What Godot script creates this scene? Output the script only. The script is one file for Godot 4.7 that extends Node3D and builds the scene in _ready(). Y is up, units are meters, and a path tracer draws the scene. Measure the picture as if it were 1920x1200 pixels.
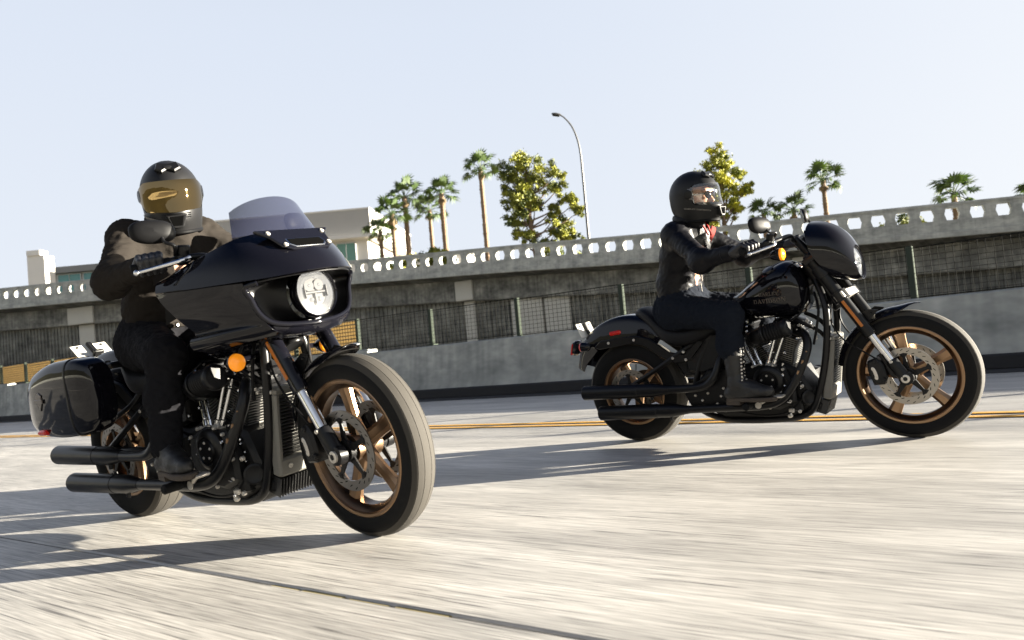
extends Node3D
# Two motorcycles ride on a concrete road past a barrier, a fence and an overpass. The road runs along x; y is up.

const FORK_LOW := Vector2(0.80, 0.345)
const FORK_UP := Vector2(-0.5, 0.866)
var M := {}
var taken := {}

# ---------------------------------------------------------------- naming
func numbered(called: String) -> String:
	var n: int = taken.get(called, -1) + 1
	taken[called] = n
	return called if n == 0 else "%s_%03d" % [called, n]

func under(parent: Node, called: String) -> String:
	if parent == self: return numbered(called)
	var key := str(parent.get_instance_id()) + called
	var n: int = taken.get(key, -1) + 1
	taken[key] = n
	return called if n == 0 else "%s_%03d" % [called, n]

func thing(called: String, label: String, category: String, at := Vector3.ZERO, group := "") -> Node3D:
	var o := Node3D.new()
	o.name = numbered(called)
	add_child(o)
	o.position = at
	tag(o, label, category, group)
	return o

func tag(o: Node, label: String, category: String, group := "") -> void:
	o.set_meta("label", label)
	o.set_meta("category", category)
	if group != "": o.set_meta("group", group)

func put(called: String, mesh: Mesh, m: Material, parent: Node, xf := Transform3D.IDENTITY) -> MeshInstance3D:
	var o := MeshInstance3D.new()
	o.name = under(parent, called)
	o.mesh = mesh
	o.material_override = m
	o.transform = xf
	o.cast_shadow = GeometryInstance3D.SHADOW_CASTING_SETTING_ON
	parent.add_child(o, true)
	return o

# ---------------------------------------------------------------- mesh building
class Acc:
	var t := PackedVector3Array()

	func tri(a: Vector3, b: Vector3, c: Vector3) -> void:
		t.append(a); t.append(b); t.append(c)

	func quad(a: Vector3, b: Vector3, c: Vector3, d: Vector3) -> void:
		tri(a, b, c); tri(a, c, d)

	func turn_out(from: int) -> void:   # front faces run clockwise seen from outside
		var vol := 0.0
		for i in range(from, t.size(), 3): vol += t[i].dot(t[i + 1].cross(t[i + 2]))
		if vol > 0.0:
			for i in range(from, t.size(), 3):
				var s := t[i + 1]
				t[i + 1] = t[i + 2]
				t[i + 2] = s

	func fan(ring: PackedVector3Array) -> void:
		var c := Vector3.ZERO
		for p in ring: c += p
		c /= ring.size()
		for i in ring.size(): tri(c, ring[i], ring[(i + 1) % ring.size()])

	func loft(rings: Array, cap := true, ends_meet := false) -> void:
		var from := t.size()
		var n: int = rings.size() if ends_meet else rings.size() - 1
		for k in n:
			var a: PackedVector3Array = rings[k]
			var b: PackedVector3Array = rings[(k + 1) % rings.size()]
			for i in a.size():
				var j := (i + 1) % a.size()
				quad(a[i], a[j], b[j], b[i])
		if cap and not ends_meet:
			var first: PackedVector3Array = rings[0].duplicate()
			first.reverse()
			fan(first)
			fan(rings[rings.size() - 1])
		turn_out(from)

	func tube(pts: Array, r, seg := 10, sub := 5) -> void:
		var path := []
		var rad := []
		var n := pts.size()
		for i in n - 1:
			var steps := sub if n > 2 else 1
			for k in steps:
				var u := float(k) / steps
				var p0: Vector3 = pts[maxi(i - 1, 0)]
				var p3: Vector3 = pts[mini(i + 2, n - 1)]
				path.append(pts[i].cubic_interpolate(pts[i + 1], p0, p3, u))
				rad.append(r if not r is Array else lerpf(r[i], r[i + 1], u))
		path.append(pts[n - 1])
		rad.append(r if not r is Array else r[n - 1])
		var rings := []
		var side := Vector3.ZERO
		for i in path.size():
			var d: Vector3 = (path[mini(i + 1, path.size() - 1)] - path[maxi(i - 1, 0)]).normalized()
			if i == 0: side = d.cross(Vector3.UP if absf(d.y) < 0.9 else Vector3.RIGHT).normalized()
			side = (side - d * side.dot(d)).normalized()
			var up := d.cross(side)
			var ring := PackedVector3Array()
			for k in seg:
				var a := TAU * k / seg
				ring.append(path[i] + (side * cos(a) + up * sin(a)) * rad[i])
			rings.append(ring)
		loft(rings)

	func lathe(prof: Array, at: Vector3, axis: Vector3, seg := 24, ends_meet := false) -> void:
		# prof: Vector2(along the axis, radius)
		var side := axis.cross(Vector3.UP if absf(axis.y) < 0.9 else Vector3.RIGHT).normalized()
		var up := axis.cross(side)
		var rings := []
		for p in prof:
			var ring := PackedVector3Array()
			for k in seg:
				var a := TAU * k / seg
				ring.append(at + axis * p.x + (side * cos(a) + up * sin(a)) * maxf(p.y, 0.0001))
			rings.append(ring)
		loft(rings, true, ends_meet)

	func box(c: Vector3, s: Vector3, bev := 0.004, b := Basis.IDENTITY) -> void:
		var h := s * 0.5
		bev = minf(bev, minf(h.x, minf(h.y, h.z)) * 0.9)
		var rings := []
		for lv in [[-h.y, bev], [-h.y + bev, 0.0], [h.y - bev, 0.0], [h.y, bev]]:
			var x: float = h.x - lv[1]
			var z: float = h.z - lv[1]
			var ring := PackedVector3Array()
			for q in [Vector2(x - bev, z), Vector2(x, z - bev), Vector2(x, -z + bev), Vector2(x - bev, -z), Vector2(-x + bev, -z), Vector2(-x, -z + bev), Vector2(-x, z - bev), Vector2(-x + bev, z)]:
				ring.append(c + b * Vector3(q.x, lv[0], q.y))
			rings.append(ring)
		loft(rings)

	func prism(poly: Array, xf: Transform3D, depth: float, bev := 0.004) -> void:
		# poly in local x and y, extruded along local z
		var n := poly.size()
		var area := 0.0
		for i in n: area += poly[i].cross(poly[(i + 1) % n])
		var inner := PackedVector2Array()
		for i in n:
			var a: Vector2 = (poly[i] - poly[(i + n - 1) % n]).normalized()
			var b: Vector2 = (poly[(i + 1) % n] - poly[i]).normalized()
			var nrm := (Vector2(-a.y, a.x) + Vector2(-b.y, b.x)).normalized() * signf(area)
			inner.append(poly[i] + nrm * bev)
		var from := t.size()
		var lev := [[inner, -depth / 2], [PackedVector2Array(poly), -depth / 2 + bev], [PackedVector2Array(poly), depth / 2 - bev], [inner, depth / 2]]
		for k in 3:
			for i in n:
				var j := (i + 1) % n
				var p: PackedVector2Array = lev[k][0]
				var q: PackedVector2Array = lev[k + 1][0]
				quad(xf * Vector3(p[i].x, p[i].y, lev[k][1]), xf * Vector3(p[j].x, p[j].y, lev[k][1]), xf * Vector3(q[j].x, q[j].y, lev[k + 1][1]), xf * Vector3(q[i].x, q[i].y, lev[k + 1][1]))
		var ids := Geometry2D.triangulate_polygon(inner)
		# winding of the side walls as above needs the caps to follow the sign of the area
		for i in range(0, ids.size(), 3):
			var a := inner[ids[i]]
			var b := inner[ids[i + 1]]
			var c := inner[ids[i + 2]]
			if (b - a).cross(c - a) * area < 0.0:
				var s := b
				b = c
				c = s
			tri(xf * Vector3(a.x, a.y, depth / 2), xf * Vector3(b.x, b.y, depth / 2), xf * Vector3(c.x, c.y, depth / 2))
			tri(xf * Vector3(a.x, a.y, -depth / 2), xf * Vector3(c.x, c.y, -depth / 2), xf * Vector3(b.x, b.y, -depth / 2))
		turn_out(from)

	func shell(rows: Array, thick: float) -> void:   # a sheet with thickness; rows of equal length
		var from := t.size()
		var nr := rows.size()
		var nc: int = rows[0].size()
		var back := []
		for r in nr:
			var line := PackedVector3Array()
			for c in nc:
				var du: Vector3 = rows[r][mini(c + 1, nc - 1)] - rows[r][maxi(c - 1, 0)]
				var dv: Vector3 = rows[mini(r + 1, nr - 1)][c] - rows[maxi(r - 1, 0)][c]
				line.append(rows[r][c] - du.cross(dv).normalized() * thick)
			back.append(line)
		for r in nr - 1:
			for c in nc - 1:
				quad(rows[r][c], rows[r][c + 1], rows[r + 1][c + 1], rows[r + 1][c])
				quad(back[r][c], back[r + 1][c], back[r + 1][c + 1], back[r][c + 1])
		for c in nc - 1:
			quad(rows[0][c + 1], rows[0][c], back[0][c], back[0][c + 1])
			quad(rows[nr - 1][c], rows[nr - 1][c + 1], back[nr - 1][c + 1], back[nr - 1][c])
		for r in nr - 1:
			quad(rows[r][0], rows[r + 1][0], back[r + 1][0], back[r][0])
			quad(rows[r + 1][nc - 1], rows[r][nc - 1], back[r][nc - 1], back[r + 1][nc - 1])
		turn_out(from)

	func ball(c: Vector3, r: Vector3, b := Basis.IDENTITY, seg := 16) -> void:
		var rings := []
		for i in range(1, seg / 2):
			var a := PI * i / (seg / 2)
			var ring := PackedVector3Array()
			for k in seg: ring.append(c + b * (Vector3(sin(a) * cos(TAU * k / seg), cos(a), sin(a) * sin(TAU * k / seg)) * r))
			rings.append(ring)
		loft(rings)

	func bolt(at: Vector3, d: Vector3, r: float, h := 0.008) -> void:
		lathe([Vector2(-h, r), Vector2(h * 0.6, r), Vector2(h, r * 0.75), Vector2(h * 0.9, r * 0.4), Vector2(h * 0.5, 0)], at, d, 8)

	func add(o: Acc, xf: Transform3D) -> void:
		for p in o.t: t.append(xf * p)

	func mesh(crease := 38.0) -> ArrayMesh:
		var n := t.size() / 3
		var lim := cos(deg_to_rad(crease))
		var fn := PackedVector3Array()
		var unit := PackedVector3Array()
		var id := {}
		var slot := PackedInt32Array()
		slot.resize(t.size())
		var at := []
		fn.resize(n); unit.resize(n)
		for f in n:
			var a := t[f * 3]
			fn[f] = (t[f * 3 + 2] - a).cross(t[f * 3 + 1] - a)
			unit[f] = fn[f].normalized()
			for k in 3:
				var key := Vector3i((t[f * 3 + k] * 20000.0).round())
				var s: int = id.get(key, -1)
				if s < 0:
					s = at.size()
					id[key] = s
					at.append(PackedInt32Array())
				slot[f * 3 + k] = s
				at[s].append(f)
		var vs := PackedVector3Array()
		var ns := PackedVector3Array()
		for f in n:
			if fn[f].length_squared() < 1e-20: continue
			for k in 3:
				var sum := Vector3.ZERO
				for g in at[slot[f * 3 + k]]:
					if unit[g].dot(unit[f]) > lim: sum += fn[g]
				vs.append(t[f * 3 + k])
				ns.append(sum.normalized() if sum.length_squared() > 1e-24 else unit[f])
		var ar := []
		ar.resize(Mesh.ARRAY_MAX)
		ar[Mesh.ARRAY_VERTEX] = vs
		ar[Mesh.ARRAY_NORMAL] = ns
		var me := ArrayMesh.new()
		me.add_surface_from_arrays(Mesh.PRIMITIVE_TRIANGLES, ar)
		return me

func acc() -> Acc: return Acc.new()

func fit(called: String, a: Acc, m: Material, parent: Node, xf := Transform3D.IDENTITY, crease := 38.0) -> MeshInstance3D:
	return put(called, a.mesh(crease), m, parent, xf)

# a ring across x: rounded rectangle, y from lo to hi, z from -w to w about zc
func ring_x(x: float, lo: float, hi: float, w: float, n := 2.6, seg := 28, zc := 0.0) -> PackedVector3Array:
	var out := PackedVector3Array()
	for k in seg:
		var a := TAU * k / seg
		var c := cos(a)
		var s := sin(a)
		out.append(Vector3(x, (lo + hi) / 2 + (hi - lo) / 2 * signf(s) * pow(absf(s), 2.0 / n), zc + w * signf(c) * pow(absf(c), 2.0 / n)))
	return out

# rows of keyed values, interpolated smoothly: keys [[x, a, b, c ...]...]
func keyed(keys: Array, x: float) -> Array:
	var i := 0
	while i < keys.size() - 2 and x > keys[i + 1][0]: i += 1
	var u := clampf((x - keys[i][0]) / (keys[i + 1][0] - keys[i][0]), 0.0, 1.0)
	var out := []
	for k in range(1, keys[0].size()):
		out.append(cubic_interpolate(keys[i][k], keys[i + 1][k], keys[maxi(i - 1, 0)][k], keys[mini(i + 2, keys.size() - 1)][k], u))
	return out

# smooth curve through points, n samples
func curve(pts: Array, n: int) -> PackedVector3Array:
	var out := PackedVector3Array()
	for k in n:
		var f := float(k) / (n - 1) * (pts.size() - 1)
		var i := mini(int(f), pts.size() - 2)
		out.append(pts[i].cubic_interpolate(pts[i + 1], pts[maxi(i - 1, 0)], pts[mini(i + 2, pts.size() - 1)], f - i))
	return out

func mirrored(p: PackedVector3Array) -> PackedVector3Array:   # a right half that ends at the middle, continued to the left
	var out := p.duplicate()
	for i in range(p.size() - 2, -1, -1): out.append(p[i] * Vector3(1, 1, -1))
	return out

# ---------------------------------------------------------------- bodies: a field of tapered capsules, meshed as surface nets
func body_mesh(prims: Array, cell: float, k: float, cuts := [], wrinkle = null) -> ArrayMesh:
	var lo := Vector3.ONE * 1e6
	var hi := -lo
	for p in prims:
		var r: float = maxf(p[2], p[3]) + 2.0 * cell + k * 0.3
		lo = lo.min(p[0] - Vector3.ONE * r).min(p[1] - Vector3.ONE * r)
		hi = hi.max(p[0] + Vector3.ONE * r).max(p[1] + Vector3.ONE * r)
	var nx := int((hi.x - lo.x) / cell) + 2
	var ny := int((hi.y - lo.y) / cell) + 2
	var nz := int((hi.z - lo.z) / cell) + 2
	var F := PackedFloat32Array()
	F.resize(nx * ny * nz)
	F.fill(1.0)
	for p in prims:
		var a: Vector3 = p[0]
		var ab: Vector3 = p[1] - p[0]
		var l2 := maxf(ab.length_squared(), 1e-9)
		var ra: float = p[2]
		var rb: float = p[3]
		var m := maxf(ra, rb) + k + 2.5 * cell
		var l: Vector3 = ((a.min(p[1]) - Vector3.ONE * m - lo) / cell).floor()
		var h: Vector3 = ((a.max(p[1]) + Vector3.ONE * m - lo) / cell).ceil()
		for iz in range(maxi(0, int(l.z)), mini(nz, int(h.z) + 1)):
			for iy in range(maxi(0, int(l.y)), mini(ny, int(h.y) + 1)):
				var row := (iz * ny + iy) * nx
				for ix in range(maxi(0, int(l.x)), mini(nx, int(h.x) + 1)):
					var q := lo + Vector3(ix, iy, iz) * cell - a
					var u := clampf(q.dot(ab) / l2, 0.0, 1.0)
					var d := (q - ab * u).length() - lerpf(ra, rb, u)
					var o := F[row + ix]
					var e := k - absf(o - d)
					F[row + ix] = minf(o, d) - (e * e / k * 0.25 if e > 0.0 else 0.0)
	for c in cuts:   # planes: keeps what lies behind them
		for iz in nz:
			for iy in ny:
				var row := (iz * ny + iy) * nx
				for ix in nx:
					if F[row + ix] < 0.1:
						F[row + ix] = maxf(F[row + ix], c.distance_to(lo + Vector3(ix, iy, iz) * cell))
	var ids := PackedInt32Array()
	ids.resize(nx * ny * nz)
	ids.fill(-1)
	var vs := PackedVector3Array()
	var tr := PackedInt32Array()
	var o8 := [0, 1, nx, nx + 1, nx * ny, nx * ny + 1, nx * ny + nx, nx * ny + nx + 1]
	for iz in nz - 1:
		for iy in ny - 1:
			var row := (iz * ny + iy) * nx
			for ix in nx - 1:
				var b := row + ix
				if F[b] > cell * 2.0: continue
				var neg := 0
				for o in o8: neg += 1 if F[b + o] < 0.0 else 0
				if neg == 0 or neg == 8: continue
				var sum := Vector3.ZERO
				var cnt := 0
				for e in [[0, 1], [2, 3], [4, 5], [6, 7], [0, 2], [1, 3], [4, 6], [5, 7], [0, 4], [1, 5], [2, 6], [3, 7]]:
					var fa := F[b + o8[e[0]]]
					var fb := F[b + o8[e[1]]]
					if (fa < 0.0) != (fb < 0.0):
						var pa := Vector3(e[0] & 1, (e[0] >> 1) & 1, e[0] >> 2)
						var pb := Vector3(e[1] & 1, (e[1] >> 1) & 1, e[1] >> 2)
						sum += pa.lerp(pb, fa / (fa - fb))
						cnt += 1
				ids[b] = vs.size()
				vs.append(lo + (Vector3(ix, iy, iz) + sum / cnt) * cell)
	var dx := 1
	var dy := nx
	var dz := nx * ny
	for iz in range(1, nz - 1):
		for iy in range(1, ny - 1):
			var row := (iz * ny + iy) * nx
			for ix in range(1, nx - 1):
				var b := row + ix
				if ids[b] < 0 : continue
				var f0 := F[b] < 0.0
				for ax in [[dx, dy, dz], [dy, dz, dx], [dz, dx, dy]]:
					if f0 != (F[b + ax[0]] < 0.0):
						var i0 := ids[b - ax[1] - ax[2]]
						var i1 := ids[b - ax[2]]
						var i2 := ids[b]
						var i3 := ids[b - ax[1]]
						if i0 < 0 or i1 < 0 or i2 < 0 or i3 < 0: continue
						if f0: tr.append_array([i0, i2, i1, i0, i3, i2])
						else: tr.append_array([i0, i1, i2, i0, i2, i3])
	var ns := PackedVector3Array()
	for pass_ in 2:
		ns.resize(0)
		ns.resize(vs.size())
		for i in range(0, tr.size(), 3):
			var a := vs[tr[i]]
			var n := (vs[tr[i + 2]] - a).cross(vs[tr[i + 1]] - a)
			ns[tr[i]] += n
			ns[tr[i + 1]] += n
			ns[tr[i + 2]] += n
		for i in ns.size(): ns[i] = ns[i].normalized()
		if pass_ == 0:
			if wrinkle == null: break
			for i in vs.size(): vs[i] += ns[i] * wrinkle.call(vs[i])
	var ar := []
	ar.resize(Mesh.ARRAY_MAX)
	ar[Mesh.ARRAY_VERTEX] = vs
	ar[Mesh.ARRAY_NORMAL] = ns
	ar[Mesh.ARRAY_INDEX] = tr
	var me := ArrayMesh.new()
	me.add_surface_from_arrays(Mesh.PRIMITIVE_TRIANGLES, ar)
	return me

# ---------------------------------------------------------------- materials
func lin(r: float, g: float, b: float, a := 1.0) -> Color:
	var c := Color(r, g, b).linear_to_srgb()
	c.a = a
	return c

func mat(r: float, g: float, b: float, rough: float, metal := 0.0) -> StandardMaterial3D:
	var m := StandardMaterial3D.new()
	m.albedo_color = lin(r, g, b)
	m.roughness = rough
	m.metallic = metal
	return m

func noise(seed_: int, freq: float, kind := FastNoiseLite.TYPE_SIMPLEX_SMOOTH, oct := 4) -> FastNoiseLite:
	var n := FastNoiseLite.new()
	n.seed = seed_
	n.frequency = freq
	n.noise_type = kind
	n.fractal_octaves = oct
	return n

func bumpy(m: StandardMaterial3D, seed_: int, freq: float, scale_: float, depth: float, world := false) -> void:
	var t := NoiseTexture2D.new()
	t.width = 256; t.height = 256
	t.seamless = true
	t.noise = noise(seed_, freq)
	t.as_normal_map = true
	t.bump_strength = 6.0
	m.normal_enabled = true
	m.normal_texture = t
	m.normal_scale = depth
	m.uv1_triplanar = true
	m.uv1_world_triplanar = world
	m.uv1_scale = Vector3.ONE * scale_

# a wrapping texture from stretched noise: low and high colours (linear)
func stained(a: Color, b: Color, w: int, h: int, layers: Array) -> ImageTexture:
	var im := Image.create(w, h, true, Image.FORMAT_RGB8)
	var ns := []
	for l in layers: ns.append(noise(l[0], 1.0, FastNoiseLite.TYPE_SIMPLEX_SMOOTH, l[4]))
	for y in h:
		for x in w:
			var v := 0.5
			for i in layers.size():
				var l: Array = layers[i]
				# x runs round a circle so that the texture wraps along its length; y is blended
				var ang := TAU * x / w
				var s := float(y) / h
				var n0: float = ns[i].get_noise_3d(cos(ang) * l[1], sin(ang) * l[1], s * l[2])
				var n1: float = ns[i].get_noise_3d(cos(ang) * l[1], sin(ang) * l[1], (s - 1.0) * l[2])
				var f := smoothstep(0.85, 1.0, s)
				var q := lerpf(n0, n1, f)
				v += q * l[3] if l.size() < 6 else -maxf(0.0, q - l[5]) * l[3]   # a sixth number makes sparse dark marks
			im.set_pixel(x, y, a.lerp(b, clampf(v, 0.0, 1.0)))
	im.generate_mipmaps()
	return ImageTexture.create_from_image(im)

func make_materials() -> void:
	M.gloss = mat(0.004, 0.004, 0.006, 0.12)
	M.gloss.metallic_specular = 0.08
	M.gloss.clearcoat_enabled = true
	M.gloss.clearcoat = 0.65
	M.gloss.clearcoat_roughness = 0.03
	M.satin = mat(0.0045, 0.0045, 0.005, 0.34)
	M.satin.metallic_specular = 0.35
	M.matte = mat(0.13, 0.125, 0.11, 0.5)
	M.engine = mat(0.006, 0.006, 0.0063, 0.45)
	M.engine.metallic_specular = 0.35
	bumpy(M.engine, 5, 0.08, 30.0, 0.25)
	M.plastic = mat(0.005, 0.005, 0.0055, 0.5)
	M.plastic.metallic_specular = 0.25
	M.vinyl = mat(0.006, 0.006, 0.007, 0.5)
	M.vinyl.metallic_specular = 0.3
	bumpy(M.vinyl, 9, 0.06, 22.0, 0.4)
	M.tread = mat(0.027, 0.0235, 0.0185, 0.85)
	bumpy(M.tread, 4, 0.09, 18.0, 0.25)
	M.rubber = mat(0.009, 0.009, 0.0092, 0.7)
	M.rubber.metallic_specular = 0.2
	bumpy(M.rubber, 3, 0.09, 18.0, 0.25)
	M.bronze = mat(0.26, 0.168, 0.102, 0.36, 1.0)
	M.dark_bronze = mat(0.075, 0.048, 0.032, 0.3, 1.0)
	M.chrome = mat(0.62, 0.62, 0.62, 0.08, 1.0)
	M.steel = mat(0.30, 0.28, 0.25, 0.3, 1.0)
	M.fin = mat(0.22, 0.215, 0.2, 0.38, 1.0)
	M.black_fin = mat(0.03, 0.03, 0.03, 0.35, 0.3)
	M.alloy = mat(0.52, 0.49, 0.44, 0.45, 0.6)
	M.dark_hole = mat(0.003, 0.003, 0.003, 1.0)
	M.dark_hole.metallic_specular = 0.0
	M.amber = mat(0.85, 0.26, 0.01, 0.18)
	M.amber.emission_enabled = true
	M.amber.emission = lin(1.0, 0.33, 0.02)
	M.amber.emission_energy_multiplier = 0.05
	M.amber_strip = mat(0.36, 0.105, 0.004, 0.3)
	M.red = mat(0.30, 0.008, 0.006, 0.25)
	M.red.emission_enabled = true
	M.red.emission = lin(1.0, 0.03, 0.02)
	M.red.emission_energy_multiplier = 0.012
	M.lamp = mat(0.02, 0.02, 0.02, 0.3)
	M.lamp.emission_enabled = true
	M.lamp.emission = lin(1.0, 0.97, 0.9)
	M.lamp.emission_energy_multiplier = 0.06
	M.reflector = mat(0.018, 0.018, 0.019, 0.5)
	M.reflector.metallic_specular = 0.3
	M.lens = mat(0.004, 0.004, 0.004, 0.03)
	M.lens.albedo_color.a = 0.04
	M.lens.transparency = BaseMaterial3D.TRANSPARENCY_ALPHA
	M.smoked = mat(0.012, 0.014, 0.03, 0.03)
	M.smoked.albedo_color.a = 0.58
	M.smoked.transparency = BaseMaterial3D.TRANSPARENCY_ALPHA
	M.mirror = mat(0.75, 0.76, 0.78, 0.03, 1.0)
	M.plate = mat(0.7, 0.68, 0.6, 0.4)
	M.letter = mat(0.09, 0.08, 0.075, 0.3, 0.8)
	# people
	M.denim_black = mat(0.0185, 0.0158, 0.0135, 0.92)
	M.denim_black.metallic_specular = 0.2
	bumpy(M.denim_black, 11, 0.11, 26.0, 0.5)
	M.jeans_black = mat(0.008, 0.008, 0.0095, 0.95)
	M.jeans_black.metallic_specular = 0.2
	bumpy(M.jeans_black, 12, 0.11, 26.0, 0.5)
	M.jeans = mat(0.009, 0.0112, 0.0165, 0.95)
	M.jeans.metallic_specular = 0.2
	bumpy(M.jeans, 13, 0.11, 26.0, 0.6)
	M.leather = mat(0.0045, 0.0045, 0.006, 0.42)
	M.leather.metallic_specular = 0.28
	bumpy(M.leather, 14, 0.07, 34.0, 0.22)
	M.glove = mat(0.009, 0.009, 0.011, 0.5)
	bumpy(M.glove, 15, 0.07, 40.0, 0.4)
	M.boot = mat(0.007, 0.0065, 0.006, 0.5)
	bumpy(M.boot, 16, 0.07, 30.0, 0.4)
	M.sole = mat(0.05, 0.038, 0.028, 0.85)
	M.helmet = mat(0.0085, 0.0085, 0.009, 0.42)
	M.helmet.metallic_specular = 0.35
	M.gold_visor = mat(0.20, 0.14, 0.065, 0.03, 1.0)
	M.clear_visor = mat(0.004, 0.004, 0.004, 0.03)
	M.clear_visor.albedo_color.a = 0.03
	M.clear_visor.transparency = BaseMaterial3D.TRANSPARENCY_ALPHA
	M.skin = mat(0.42, 0.22, 0.14, 0.55)
	M.red_cloth = mat(0.4, 0.03, 0.02, 0.6)
	M.cream = mat(0.5, 0.46, 0.38, 0.6)
	M.thread = mat(0.2, 0.18, 0.15, 0.6)

const EXPOSURE := 8.0

func clear_sky() -> PanoramaSkyMaterial:
	# late afternoon: pale and hazy low down, deep blue overhead, a little warmer and brighter towards the sun
	var im := Image.create(256, 128, false, Image.FORMAT_RGBF)
	var sun_dir := Vector3(0.788, 0.15, -0.616).normalized()
	for y in 128:
		var el := (0.5 - (y + 0.5) / 128.0) * PI
		for x in 256:
			var az := (x + 0.5) / 256.0 * TAU   # column 0 looks along -z
			var d := Vector3(sin(az) * cos(el), sin(el), -cos(az) * cos(el))
			var h := maxf(d.y, 0.0)
			var low := Vector3(0.735, 0.805, 0.925)
			var high := Vector3(0.02, 0.06, 0.18)
			var t := smoothstep(0.38, 0.88, h)
			var c := low.lerp(high, t) + Vector3(0.10, 0.08, 0.03) * maxf(0.0, 1.0 - h / 0.38)
			var near := maxf(0.0, d.dot(sun_dir))
			c += Vector3(0.26, 0.21, 0.12) * pow(near, 1.6)
			if d.y < 0.0: c = Vector3(0.35, 0.33, 0.30)
			c /= EXPOSURE
			im.set_pixel(x, y, Color(c.x, c.y, c.z))
	var m := PanoramaSkyMaterial.new()
	m.panorama = ImageTexture.create_from_image(im)
	return m

func _ready() -> void:
	# ---- camera
	var cam := Camera3D.new()
	cam.name = "camera"
	add_child(cam)
	cam.position = Vector3(0, 0.605, 0)
	cam.basis = Basis(Vector3.UP, deg_to_rad(38.0)) * Basis(Vector3.RIGHT, deg_to_rad(2.72)) * Basis(Vector3.BACK, deg_to_rad(-5.05))
	cam.fov = 43.6
	cam.near = 0.05
	cam.far = 3000.0
	var lens := CameraAttributesPhysical.new()
	lens.frustum_focal_length = 30.0
	lens.frustum_focus_distance = 4.1
	lens.frustum_near = 0.05
	lens.frustum_far = 3000.0
	lens.exposure_aperture = 4.0
	cam.attributes = lens
	# ---- sky, sun, exposure
	var we := WorldEnvironment.new()
	we.name = "environment"
	var env := Environment.new()
	env.background_mode = Environment.BG_SKY
	var sky := Sky.new()
	sky.sky_material = clear_sky()
	env.sky = sky
	env.tonemap_mode = Environment.TONE_MAPPER_LINEAR
	env.tonemap_exposure = EXPOSURE
	env.sdfgi_enabled = true
	env.ssao_enabled = true
	env.ssil_enabled = true
	we.environment = env
	add_child(we)
	var sun := DirectionalLight3D.new()
	sun.name = "sun"
	add_child(sun)
	sun.light_energy = 1.6
	sun.light_color = Color(1.0, 0.965, 0.895)
	sun.light_angular_distance = 0.5
	sun.shadow_enabled = true
	var el := deg_to_rad(8.6)
	var to_sun := Vector3(0.788 * cos(el), sin(el), -0.616 * cos(el))
	sun.look_at_from_position(to_sun * 100.0, Vector3.ZERO, Vector3.UP)
	# ---- the place
	make_materials()
	ground_materials()
	build_road()
	build_barrier()
	build_overpass()
	build_behind()
	build_buildings()
	build_lamp()
	build_plants()
	build_motorcycles()

# ================================================================ surroundings
const ACROSS := Vector3(0.788, 0, -0.616)    # horizontal, square to the line of sight
const AWAY := Vector3(-0.616, 0, -0.788)

func sheet(called: String, lo: Vector3, hi: Vector3, m: Material, parent: Node, bev := 0.003) -> MeshInstance3D:
	var a := acc()
	a.box((lo + hi) / 2, hi - lo, bev)
	var o := fit(called, a, m, parent)
	return o

func structure(called: String) -> Node3D:
	var o := Node3D.new()
	o.name = numbered(called)
	add_child(o)
	o.set_meta("kind", "structure")
	return o

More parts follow.
